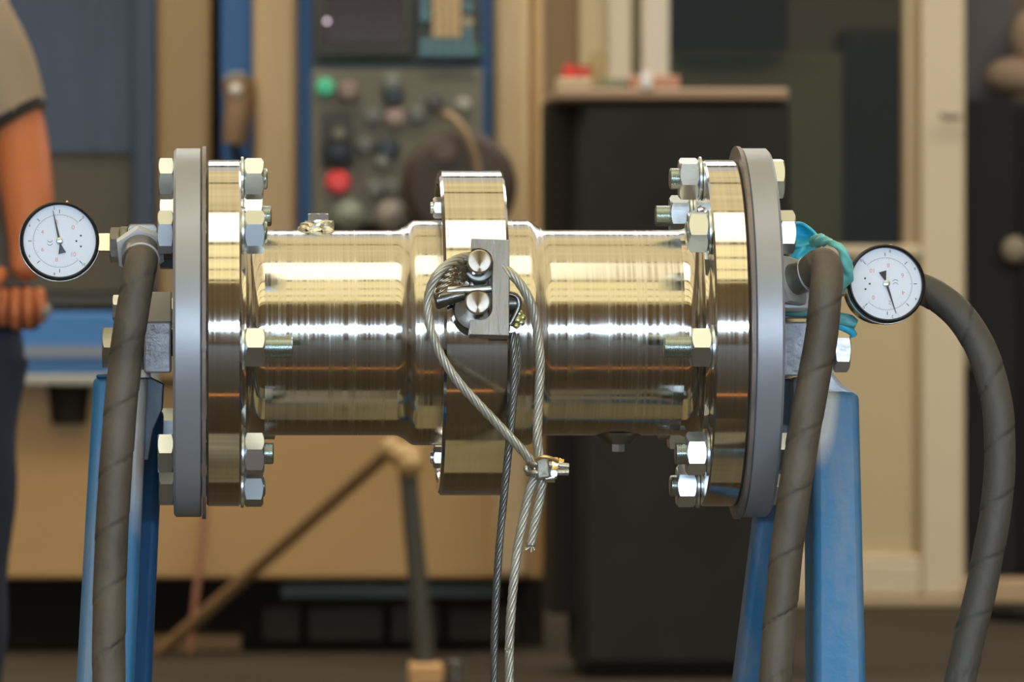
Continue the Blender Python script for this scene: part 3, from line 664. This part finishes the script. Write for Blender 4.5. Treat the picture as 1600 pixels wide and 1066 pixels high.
# ------------------------------------------------------------------ background
def B(x0, y0, x1, y1, Z, dep=.1, toward=0):
    """box whose front face spans the pixel rectangle at distance Z from the camera plane"""
    Y = Z+CAMY; a = P(x0, y1, Y); b_ = P(x1, y0, Y); return MB().box((a.x, Y, max(a.z, 0)), (b_.x, Y+dep, b_.z))
def bm(name, rgb, rough=.6, k=1.0, metal=0, **kw):
    return mat(name, tuple(v*k for v in lin(rgb)), rough, metal, **kw)
ZM = 16.0
beige = bm('machine beige', (196, 165, 118), .45, 1.0, var=.05, vscale=2); beige2 = bm('machine base ochre', (190, 150, 92), .5, var=.06, vscale=1.5)
brownm = bm('brown column', (150, 124, 84), .55); bluem = bm('machine blue', (62, 118, 178), .45); slate = bm('slate door glass', (44, 52, 66), .35, var=.3, vscale=1.2)
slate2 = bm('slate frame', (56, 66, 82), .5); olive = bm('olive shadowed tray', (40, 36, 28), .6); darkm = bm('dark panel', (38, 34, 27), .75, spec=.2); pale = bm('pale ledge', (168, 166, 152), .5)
YM = ZM+CAMY
mt = thing('machine_tool', (P(300, 1022, YM).x, YM+.5, 0), 'big blurred machine tool with beige columns, blue trim strips and beige base behind the pipe', 'machine')
Hh = -420
B(-700, 905, 850, 1016, ZM+.35, .9).build('plinth', darkm, mt)
B(-700, 600, 848, 905, ZM, 1.2).build('base_panel', beige2, mt, bevel=.01)
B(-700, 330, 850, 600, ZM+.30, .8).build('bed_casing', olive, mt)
B(-700, 455, 246, 480, ZM+.05, .3).build('tray_edge', bm('tray edge', (128, 116, 98), .5), mt, bevel=.01)
B(-700, 488, 246, 586, ZM+.0, .3).build('blue_band', bluem, mt, bevel=.01)
B(-700, 541, 246, 558, ZM-.02, .04).build('grey_stripe', bm('grey stripe', (130, 132, 140), .5), mt)
B(-700, 586, 246, 602, ZM-.12, .3).build('ledge', pale, mt, bevel=.005)
MB().cyl(P(108, 600, YM-.02), P(108, 662, YM-.02), .062, .05, 20).build('drain_cup', darkm, mt)
B(-700, Hh, 206, 238, ZM, .08).build('sliding_door', slate, mt)
B(-700, 238, 206, 456, ZM+.01, .08).build('lower_door', bm('olive door panel', (80, 72, 56), .55, var=.2, vscale=1.5), mt)
B(206, Hh, 246, 458, ZM-.03, .2).build('door_edge', slate2, mt, bevel=.01)
for (x0, x1) in ((-420, -404), (140, 148), (184, 190)): B(x0, Hh, x1, 236, ZM-.02, .03).build('door_rib', bm('door rib', (60, 66, 82), .4), mt)
B(246, Hh, 330, 600, ZM-.05, .5).build('column', brownm, mt, bevel=.02)
B(330, Hh, 345, 600, ZM+.2, .2).build('gap', darkm, mt)
B(345, Hh, 396, 600, ZM+.1, .3).build('blue_panel', bluem, mt)
B(396, Hh, 466, 600, ZM-.05, .5).build('column', beige, mt, bevel=.02)
B(466, Hh, 488, 600, ZM+.0, .4).build('blue_strip', bluem, mt)
B(754, Hh, 771, 600, ZM+.0, .4).build('blue_strip', bluem, mt)
B(771, Hh, 828, 905, ZM-.05, .5).build('column', bm('light beige', (205, 178, 132), .45), mt, bevel=.02)
B(828, Hh, 850, 905, ZM+.02, .5).build('column', beige, mt, bevel=.02)
B(440, 914, 780, 934, ZM+.30, .04).build('rail', bm('grey rail', (104, 106, 96), .5), mt)
for (x0, y0, x1, y1) in ((408, 946, 470, 1004), (480, 948, 600, 1004), (610, 946, 690, 1004), (700, 948, 805, 1004)):
    B(x0, y0, x1, y1, ZM+.28, .06).build('plinth_cover', bm('plinth cover', (62, 56, 46), .7), mt, bevel=.01)
# hanging hand gun
hg = thing('spray_gun', P(370, 235, YM-.08), 'small brown tool hanging between the machine columns in front of blue panel', 'tool')
mb = MB(); mb.tube(spline(Pr((372, 128, YM-.04), (374, 160, YM-.05), (370, 190, YM-.06), (366, 225, YM-.06)), .02), lambda t: .045-.012*t, 16); mb.build('body', bm('tool brown', (132, 104, 72), .5), hg)
MB().ball(P(369, 141, YM-.08), .020, 12).build('knob', bm('tool knob', (210, 205, 190), .4), hg)
MB().tube(spline(Pr((352, 130, YM-.04), (360, 122, YM-.05), (378, 120, YM-.05), (390, 132, YM-.04)), .02), .014, 10).build('hook', bm('tool hook', (120, 116, 104), .4), hg)
MB().tube(spline(Pr((366, 222, YM-.06), (372, 260, YM-.04), (380, 340, YM-.02)), .03), .012, 8).build('lead', darkm, hg)
# control panel
cpn = thing('control_panel', P(620, 360, YM-.10), 'grey-green machine control panel with monitor, keypad, knobs and red stop button', 'control panel')
ZP = ZM-.26; YP = ZP+CAMY
panelm = bm('panel green grey', (108, 104, 84), .5, var=.05, vscale=5); frm = bm('panel frame', (66, 68, 68), .5); black2 = bm('black plastic', (20, 20, 18), .35)
B(488, 108, 754, 352, ZP, .2).build('lower_panel', panelm, cpn, bevel=.008)
B(488, -200, 754, 100, ZP+.01, .2).build('upper_panel', frm, cpn, bevel=.008)
B(488, 98, 754, 110, ZP+.03, .1).build('panel_joint', black2, cpn)
mo = B(496, -180, 646, 92, ZP-.02, .05).build('monitor_frame', bm('monitor frame', (84, 86, 80), .5), cpn, bevel=.02)
B(508, -160, 632, 71, ZP-.03, .02).build('screen', bm('dark screen', (56, 42, 36), .12), mo, bevel=.004)
MB().cyl(P(511, 33, YP-.05), P(511, 33, YP-.02), .0055, n=14).build('screen_glint', emit('screen glint', (1, .8, .9), 2.5), mo)  # glowing disc added to imitate a small blurred glint on the monitor
kb = B(656, -180, 748, 92, ZP-.01, .03).build('keypad', bm('keypad plate', (58, 66, 60), .5), cpn)
keyb = bm('beige key', (205, 176, 130), .5); keyt = bm('teal key', (96, 132, 140), .5); keyl = bm('pale key', (176, 168, 140), .5)
for r in range(-3, 5):
    for c_ in range(4):
        x = 676+c_*11.5; y = -60+r*15+45
        if y < 60: B(x, y, x+10, y+13, ZP-.03, .02).build('key', keyb, kb, bevel=.003)
for r in range(2):
    for c_ in range(6): x = 657+c_*14.2; B(x, 62+r*14, x+12, 74+r*14, ZP-.03, .02).build('key', keyt, kb, bevel=.003)
for (x, y, m_) in ((664, 26, keyt), (664, 12, keyt), (731, 34, keyl), (731, 10, keyt), (664, -4, keyt), (731, 52, keyt)):
    MB().cyl(P(x, y, YP-.03), P(x, y, YP), .013, .015, 16).build('key', m_, kb)
B(742, 72, 750, 84, ZP-.03, .02).build('key', bm('green key', (60, 130, 70), .5), kb)
def knob(x, y, r, m_, name='knob', d=.03):
    o = MB().lathe([(0, r*1.15), (d*.3, r*1.15), (d*.35, r), (d*.9, r*.93), (d, r*.8), (d, 0.0)], P(x, y, YP), (0, -1, 0), 24).build(name, m_, cpn); return o
px_ = ZP/FPX
knob(508, 137, 13*px_, bm('green button', (70, 190, 140), .4), 'green_button')
knob(544, 143, 15*px_, bm('rosy dial', (128, 104, 92), .4), 'dial_knob')
MB().cyl(P(544, 144, YP-.045), P(544, 144, YP-.02), .006, n=10).build('dial_tip', keyl, cpn)
for (x, y, r) in ((614, 150, 14), (605, 232, 17)): knob(x, y, r*px_, black2, 'selector_knob')
for (x, y, r, c_) in ((612, 128, 12, (116, 120, 106)), (582, 183, 12, (98, 98, 88)), (617, 185, 14, (150, 124, 112)), (652, 180, 12, (98, 100, 90)), (724, 164, 10, (160, 156, 134)), (597, 252, 11, (118, 118, 104)), (585, 295, 12, (108, 108, 96)), (612, 294, 12, (104, 104, 92)), (570, 228, 11, (96, 96, 86)), (680, 160, 13, (70, 62, 54))):
    knob(x, y, r*px_, bm('panel button', c_, .4), 'button')
MB().cyl(P(617, 184, YP-.045), P(617, 184, YP-.02), .007, n=10).build('button_tip', keyl, cpn)
B(502, 172, 552, 262, ZP-.01, .02).build('handwheel_plate', bm('handwheel plate', (58, 58, 50), .5), cpn, bevel=.005)
MB().lathe([(0, 24*px_), (.02, 26*px_), (.04, 25*px_), (.045, 10*px_), (.045, 0.0)], P(528, 234, YP), (0, -1, 0), 32).build('handwheel', black2, cpn)
MB().cyl(P(530, 208, YP-.07), P(530, 208, YP-.02), .016, n=14).build('wheel_grip', bm('grip', (124, 112, 86), .4), cpn)
knob(528, 285, 17*px_, bm('red stop button', (225, 52, 42), .35), 'stop_button', .05)
for (x, c_) in ((545, (124, 130, 112)), (612, (146, 136, 122))):
    MB().lathe([(0, 24*px_), (.03, 26*px_), (.06, 20*px_), (.075, 0.0)], P(x, 338, YP), (0, -1, 0), 24).build('lamp_cap', bm('lamp cap', c_, .4), cpn)
for (x0, y0, x1, y1) in ((560, 128, 562, 340), (664, 120, 742, 122)): B(x0, y0, x1, y1, ZP-.004, .01).build('panel_line', frm, cpn)
# drum
dr = thing('cable_drum', P(716, 385, YP-.12), 'dark brown round drum with lighter strap in front of the control panel', 'drum')
yd = YP-.06
MB().lathe([(0, 78*px_), (.02, 88*px_), (.10, 88*px_), (.13, 76*px_), (.14, 40*px_), (.14, 0.0)], P(716, 292, yd), (0, -1, 0), 48).build('drum_body', bm('drum brown', (64, 50, 38), .5, var=.2, vscale=6), dr)
MB().tube(spline(Pr((694, 178, yd-.10), (706, 182, yd-.15), (722, 200, yd-.16), (736, 228, yd-.16), (746, 265, yd-.15), (752, 320, yd-.15)), .02), .011, 10).build('strap', bm('drum strap', (146, 122, 88), .5), dr)
MB().cyl(P(695, 235, yd-.17), P(695, 235, yd-.13), .03, .02, 18).build('drum_hub', bm('drum hub', (98, 80, 64), .5), dr)
MB().cyl(P(716, 340, yd-.06), P(716, 342, YP-.002), .03, n=12).build('drum_arm', darkm, dr)
# black cabinet
ZC = 14.9; YC = ZC+CAMY
cab = thing('cabinet', (P(1068, 1060, YC).x, YC+.3, 0), 'tall black steel cabinet standing on the floor behind the pipe, right of the machine', 'cabinet')
blackcab = bm('black cabinet', (42, 41, 37), .7, spec=.2, var=.25, vscale=3)
B(905, 158, 1236, 1046, ZC, .5).build('carcass', blackcab, cab, bevel=.01)
B(862, 440, 905, 960, ZC+.1, .4).build('side_panel', bm('cabinet side', (32, 30, 25), .7, spec=.2), cab)
B(856, 158, 905, 440, ZC+.2, .3).build('side_panel', bm('cabinet side dark', (44, 38, 28), .7, spec=.2), cab)
B(915, 168, 1226, 1036, ZC-.02, .03).build('door', blackcab, cab, bevel=.008)
B(1196, 560, 1204, 640, ZC-.05, .03).build('handle', bm('cabinet handle', (70, 70, 70), .3), cab, bevel=.004)
B(912, 1046, 1228, 1060, ZC+.03, .4).build('kick_plate', darkm, cab)
MB().box(P(868, 157, YC-.03), (P(1232, 138, YC-.03).x, YC+.5, P(1232, 138, YC-.03).z)).build('cabinet_top', bm('wood top', (158, 130, 100), .5), cab, bevel=.008)
def small(name, label, cat, mb, m_): return tag(mb.build(name, m_, None, bevel=.004), label, cat)
zt = P(900, 138, YC-.03).z
def stand_on(x0, x1, h, m_, name, label, cat, y=.1, d=.12):
    a = P(x0, 0, YC+y).x; b_ = P(x1, 0, YC+y).x; return small(name, label, cat, MB().box((a, YC+y, zt), (b_, YC+y+d, zt+h)), m_)
def can(x, r, h, m_, name, label, cat, y=.1):
    a = P(x, 0, YC+y); t = MB().lathe([(0, r), (h*.75, r), (h*.9, r*.75), (h, r*.7)], (a.x, YC+y, zt), (0, 0, 1), 20).build(name, m_); return tag(t, label, cat)
can(890, .020, .07, bm('red can', (190, 50, 40), .4), 'tin_can', 'small red can at the left end of the cabinet top', 'can')
can(912, .022, .065, bm('dark red can', (170, 60, 50), .4), 'tin_can', 'dull red can beside the small jar on the cabinet top', 'can')
can(935, .026, .10, bm('ochre jar', (150, 130, 88), .4), 'jar', 'ochre jar on the cabinet top right of the red cans', 'jar')
stand_on(872, 925, .028, bm('pale cloth', (205, 185, 150), .7), 'folded_cloth', 'pale folded cloth at the front left corner of the cabinet top', 'cloth', -.02, .1)
stand_on(985, 1062, .035, bm('pink box', (190, 140, 112), .6), 'small_box', 'flat pinkish box in the middle of the cabinet top', 'box', .0, .2)
can(1010, .016, .045, bm('white bottle cap', (220, 215, 210), .4), 'bottle', 'tiny white bottle in front of the flat pinkish box', 'bottle', -.02)
stand_on(942, 980, .03, bm('greenish tray', (120, 126, 96), .6), 'small_tray', 'greenish tray between the ochre jar and pinkish box', 'tray', .05, .15)
# partition with door behind
ZD = 18.6; YD = ZD+CAMY
frame_m = bm('door frame cream', (208, 190, 158), .5); frame_d = bm('door frame tan', (164, 140, 98), .5); panel_m = bm('door panel', (190, 170, 128), .5)
dr1 = struct(B(1440, Hh, 1508, 932, ZD, .08).build('door_1', frame_m, None, bevel=.01))
B(1410, Hh, 1440, 400, ZD+.03, .06).build('door_stile', frame_d, dr1, bevel=.01)
B(1416, Hh, 1424, 392, ZD+.01, .04).build('door_bead', frame_m, dr1, bevel=.01)
B(1045, 384, 1440, 402, ZD, .08).build('door_rail', frame_m, dr1, bevel=.01)
B(1045, 402, 1440, 872, ZD+.05, .04).build('door_panel', panel_m, dr1)
B(1428, 402, 1440, 872, ZD+.03, .03).build('door_bead', frame_d, dr1, bevel=.008)
B(1045, 868, 1440, 880, ZD+.01, .05).build('door_bead', frame_m, dr1, bevel=.01)
B(1045, 880, 1440, 932, ZD, .08).build('door_rail', frame_m, dr1, bevel=.01)
B(1045, Hh, 1410, 384, ZD+.05, .01).build('door_pane', M['pane'], dr1, flat=True)
MB().tube(spline(Pr((1470, 180, YD-.05), (1485, 184, YD-.06), (1500, 182, YD-.05)), .01), .010, 8).build('door_handle', bm('door handle', (110, 92, 62), .4), dr1)
struct(B(1045, 934, 1640, 950, ZD-.03, .2).build('trim_3', bm('sill', (176, 154, 118), .5), None, bevel=.01))
struct(B(1508, 906, 1760, 944, ZD-.05, .2).build('trim_4', bm('sill right', (178, 150, 112), .5), None, bevel=.01))
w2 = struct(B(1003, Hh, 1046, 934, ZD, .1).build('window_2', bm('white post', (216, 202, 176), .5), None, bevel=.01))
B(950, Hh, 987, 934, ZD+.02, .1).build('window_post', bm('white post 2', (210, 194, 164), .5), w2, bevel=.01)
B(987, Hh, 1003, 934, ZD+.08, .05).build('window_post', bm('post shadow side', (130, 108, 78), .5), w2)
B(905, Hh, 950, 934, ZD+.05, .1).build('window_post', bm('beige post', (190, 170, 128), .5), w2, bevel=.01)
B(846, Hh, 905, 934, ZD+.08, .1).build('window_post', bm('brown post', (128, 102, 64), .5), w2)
# things seen through the pane and the opening
ZI = 19.6
small('storage_cabinet', 'pale olive storage cabinet seen dimly through the dark door pane', 'cabinet', B(1045, 84, 1316, 1020, ZI, .4), bm('olive cabinet', (150, 142, 108), .6))
small('dark_shelf', 'dark shelf unit seen through the pane right of the olive cabinet', 'shelf', B(1322, 45, 1425, 1015, ZI+.2, .4), bm('dark shelf', (58, 54, 44), .6))
small('hanging_board', 'black panel hanging behind the door pane above the olive cabinet', 'panel', B(1046, Hh, 1232, 78, ZI-.1, .1), bm('hanging black panel', (44, 44, 44), .6))
dk = thing('dark_locker', (P(1600, 900, YD+.4).x, YD+.5, 0), 'dark grey locker standing in the opening right of the cream door', 'locker')
B(1500, 156, 1760, 930, ZD+.30, .5).build('locker_body', bm('locker grey', (38, 37, 37), .7, spec=.2, var=.15, vscale=3), dk, bevel=.01)
B(1592, 170, 1750, 900, ZD+.28, .04).build('locker_door', bm('locker door', (28, 27, 27), .7, spec=.2), dk, bevel=.01)
small('cloth_bundle', 'brownish bundle lying on top of the dark locker at the right edge', 'bundle', MB().ball(P(1590, 120, YD+.5), .085, 20, (1.3, .9, .8)).ball(P(1610, 60, YD+.5), .07, 20, (1, .9, 1.4)), bm('bundle brown', (150, 124, 100), .8, bump=.4, bscale=9))
small('grey_case', 'grey case standing on top of the dark locker', 'case', B(1505, -60, 1585, 156, ZD+.6, .2), bm('case grey', (84, 78, 78), .6))
MB().ball(P(1586, 390, YD+.27), .045, 16, (1, .5, 1)).build('locker_knob', bm('hook pale', (140, 128, 104), .5), dk)
MB().ball(P(1512, 550, YD+.27), .045, 16, (1, .5, 1.3)).build('locker_knob', bm('knob pale', (130, 122, 88), .5), dk)
small('cable_coil', 'dark cable lying on the floor below the sill at the right edge', 'cable', MB().tube(spline([Vector((P(1535, 990, YD-.7).x, YD-.6, .03)), Vector((P(1560, 990, YD-.7).x, YD-.9, .03)), Vector((P(1610, 990, YD-.7).x, YD-.9, .03)), Vector((P(1660, 990, YD-.7).x, YD-.6, .03))], .03), .028, 10), darkm)

# tripod brace in front of the machine
ZT = 14.6; YT = ZT+CAMY
tp = thing('prop_stand', (P(660, 1072, YT).x, YT, 0), 'blurred prop stand with grey upright and long brown diagonal brace below the pipe', 'stand')
fz = lambda p: Vector((p.x, p.y, 0.0))
mb = MB(); mb.tube([P(612, 702, YT), P(250, 1020, YT+.6)], .018, 12); mb.build('brace', bm('brace brown', (128, 98, 62), .5), tp)
mb = MB(); mb.tube([P(636, 722, YT), P(665, 1044, YT)], lambda t: .024+.004*t, 12); mb.build('upright', bm('upright grey', (74, 72, 62), .5, metal=.2), tp)
mb = MB(); mb.ball(P(632, 712, YT), .045, 16, (1.1, 1, .7)); mb.ball(P(640, 726, YT-.02), .036, 16); mb.ball(P(612, 702, YT), .03, 14); mb.build('joint', bm('joint tan', (176, 144, 92), .5), tp, sharp=80)
mb = MB(); a = P(665, 1036, YT); mb.box((a.x-.043, YT-.06, 0), (a.x+.043, YT+.06, a.z)); mb.build('wooden_foot', bm('wooden foot', (206, 160, 104), .6), tp, bevel=.008)
a = P(710, 1032, YT+.05); MB().cyl((a.x, YT+.05, 0), (a.x, YT+.05, a.z), .024, .02, 14, ch=.004).build('peg', bm('peg grey', (92, 88, 80), .4, metal=.3), tp)
small('red_pole', 'thin reddish brown rod leaning on the machine base behind the left plate', 'rod', MB().tube([P(322, 790, YM-.06), Vector((P(296, 1000, YM-.25).x, YM-.25, .012))], .011, 8), bm('rod red', (120, 72, 44), .5))
pf = P(290, 0, 16.2+CAMY).x
small('floor_plank', 'pale tan plank lying on the floor under the machine near the left stand', 'plank', MB().box((pf-.16, 12.0-.25, .0), (pf+.16, 12.0-.1, .045)), bm('plank tan', (150, 120, 80), .6))

# ------------------------------------------------------------------ the worker at the left edge
YW = 4.4
def W(px, py, dy=0): return P(px, py, YW+dy)
man = thing('person', (W(-140, 1450).x, YW, 0), 'person at the left edge in taupe short-sleeved shirt and dark trousers, arm hanging down', 'person')
skin = bm('skin', (205, 118, 72), .5, var=.06, vscale=12); shirt = bm('taupe shirt', (172, 152, 128), .8, bump=.3, bscale=12, var=.06, vscale=6)
hemm = bm('dark sleeve hem', (40, 36, 34), .8); navy = bm('navy trousers', (38, 46, 66), .8, bump=.3, bscale=10, var=.15, vscale=7)
def skinned(name, pts, edges, rads, m_, parent, root=0, sub=2):
    me = bpy.data.meshes.new(name); o0 = wloc(parent); me.from_pydata([tuple(Vector(p)-o0) for p in pts], edges, []); me.update()
    o = bpy.data.objects.new(name, me); C.objects.link(o); o.parent = parent
    sk = o.modifiers.new('skin', 'SKIN'); sk.use_smooth_shade = True
    if not me.skin_vertices: 
        bpy.context.view_layer.objects.active = o
    lay = me.skin_vertices[0].data if me.skin_vertices else None
    for i, r in enumerate(rads):
        r = r if isinstance(r, tuple) else (r, r)
        lay[i].radius = r; lay[i].use_root = (i == root)
    sb = o.modifiers.new('sub', 'SUBSURF'); sb.levels = sub; sb.render_levels = sub
    me.materials.append(m_); return o
hx = -140
body_pts = [W(hx, 500), W(hx, 330), W(hx, 150), W(hx, 20), W(hx, -60), W(hx, -130),      # pelvis..neck..head base
            W(hx+100, 10), W(32, 215, -.02), W(46, 330, -.09), W(42, 405, -.12), W(34, 440, -.13),  # near arm to palm
            W(hx-110, 10), W(hx-190, 200, .02), W(hx-200, 390, -.08), W(hx-190, 440, -.09),
            W(-60, 560), W(-62, 960, .01), W(-60, 1370, .02), W(-52, 1430, -.10),
            W(-215, 560), W(-222, 960), W(-225, 1370, .02), W(-225, 1430, -.10)]
ed = [(0,1),(1,2),(2,3),(3,4),(4,5),(3,6),(6,7),(7,8),(8,9),(9,10),(3,11),(11,12),(12,13),(13,14),(0,15),(15,16),(16,17),(17,18),(0,19),(19,20),(20,21),(21,22)]
rd = [(.14,.10),(.13,.095),(.145,.10),(.13,.09),.055,.06,.058,.049,.044,.028,(.036,.02),.055,.042,.028,.03,.085,.058,.04,.035,.085,.058,.04,.035]
skinned('body', body_pts, ed, rd, skin, man)
# head
mb = MB(); hc = W(hx, -215); mb.ball(hc, .095, 24, (.82, 1.0, 1.22)); mb.ball(hc+Vector((0, -.098, -.005)), .016, 10, (.8, 1, 1.6))
for sx in (-1, 1): mb.ball(hc+Vector((sx*.08, .0, -.01)), .022, 10, (.4, .8, 1.3))
hd = mb.build('head', skin, man, sharp=80)
mb = MB()
for sx in (-1, 1): mb.ball(hc+Vector((sx*.03, -.086, .015)), .010, 10)
mb.build('eye', bm('eye', (60, 45, 35), .3), hd, sharp=80)
MB().ball(hc+Vector((0, -.088, -.05)), .022, 12, (1, .35, .3)).build('mouth', bm('mouth', (160, 80, 66), .5), hd, sharp=80)
mb = MB(); mb.ball(hc+Vector((0, .018, .03)), .1, 24, (.88, 1.0, 1.05)); mb.build('hair', bm('hair', (30, 24, 20), .7), hd, sharp=80)
# fingers of the near hand, curled around a dark tool handle
hb = W(34, 440, -.13)
for i, (dx, ln) in enumerate(((-.027, .036), (-.009, .042), (.009, .040), (.026, .032))):
    a = hb+Vector((dx, -.004, -.008)); f = [a, a+Vector((dx*.15, -.008, -ln)), a+Vector((dx*.1, .012, -ln-.020)), a+Vector((0, .028, -ln-.012))]
    skinned('finger', f, [(0, 1), (1, 2), (2, 3)], [.0105, .0095, .009, .0075], skin, man, sub=2)
skinned('thumb', [hb+Vector((-.026, -.006, .020)), hb+Vector((-.044, -.022, -.004)), hb+Vector((-.040, -.030, -.032))], [(0, 1), (1, 2)], [.013, .011, .009], skin, man, sub=2)
def loft(name, secs, m_, parent, n=28, amp=.004, thick=0):
    """secs: centre, half-width x, half-depth y"""
    mb = MB(); vs = []; fs = []
    dense = []
    for i in range(len(secs)-1):
        (c0, a0, b0), (c1, a1, b1) = secs[i], secs[i+1]
        for k in range(5): t = k/5; dense.append((c0.lerp(c1, t), a0+(a1-a0)*t, b0+(b1-b0)*t))
    dense.append(secs[-1])
    for (c0, a0, b0) in dense:
        for k in range(n):
            t = 2*pi*k/n; p = c0+Vector((a0*math.cos(t), b0*math.sin(t), 0)); p += Vector((math.cos(t), math.sin(t), 0))*mnoise.noise(p*9)*amp*2; vs.append(p)
    for i in range(len(dense)-1):
        for k in range(n): fs.append((i*n+k, i*n+(k+1) % n, (i+1)*n+(k+1) % n, (i+1)*n+k))
    fs.append(tuple(range(n))[::-1]); fs.append(tuple(range((len(dense)-1)*n, len(dense)*n)))
    return mb.add(vs, fs).build(name, m_, parent, sharp=80)
sh = loft('shirt', [(W(hx+6, 505), .185, .125), (W(hx+4, 400), .178, .122), (W(hx, 250), .162, .115), (W(hx, 100), .165, .115), (W(hx, 0), .150, .105), (W(hx, -45), .095, .085), (W(hx, -70), .062, .062)], bm('grey shirt body', (118, 110, 104), .8, var=.1, vscale=6), man)
def sleeve(mb, a, b_, r0, r1): return mb.tube(spline([a, a.lerp(b_, .5)+Vector((.008, 0, .008)), b_], .01), lambda t: r0+(r1-r0)*t, 24, lambda d, an, r: r*(1+.03*math.sin(an*4+d*30)))
mb = MB(); sleeve(mb, W(-66, 10), W(17, 186, -.015), .075, .058); sleeve(mb, W(-232, 10), W(-300, 190, -.0), .075, .066); mb.build('sleeve', shirt, man, sharp=80)
mb = MB(); mb.tube([W(14, 180, -.0145), W(22, 194, -.0155)], .0605, 28); mb.build('sleeve_hem', hemm, man, sharp=80)
loft('trousers', [(W(hx, 470), .165, .115), (W(hx, 540), .175, .12), (W(hx, 600), .178, .122)], navy, man)
for sx, nm in ((-54, 'trouser_leg'), (-222, 'trouser_leg')):
    loft(nm, [(W(sx-2, 560), .098, .11), (W(sx-6, 750, .0), .086, .10), (W(sx-8, 950, .01), .074, .085), (W(sx-14, 1150, .015), .068, .08), (W(sx-10, 1400, .015), .066, .09)], navy, man, amp=.006)
    mb = MB(); c0 = W(sx-6, 1425, -.04); mb.ball(Vector((c0.x, YW-.05, .045)), .05, 20, (.95, 2.6, .9)); mb.build('shoe', bm('shoe black', (26, 24, 24), .5), man, sharp=80)
# phone-like pouch held by the hand
pc = thing('tool_pouch', hb+Vector((-.005, .035, -.12)), 'small dark pouch held in the hand of the person at the left edge', 'pouch')
MB().box(hb+Vector((-.045, .010, -.075)), hb+Vector((.026, .026, -.005))).build('pouch_body', bm('pouch dark', (30, 28, 30), .6), pc, bevel=.008)
MB().ball(hb+Vector((.034, -.004, -.045)), .012, 12).build('pouch_stud', bm('pouch stud', (150, 150, 130), .4), pc)
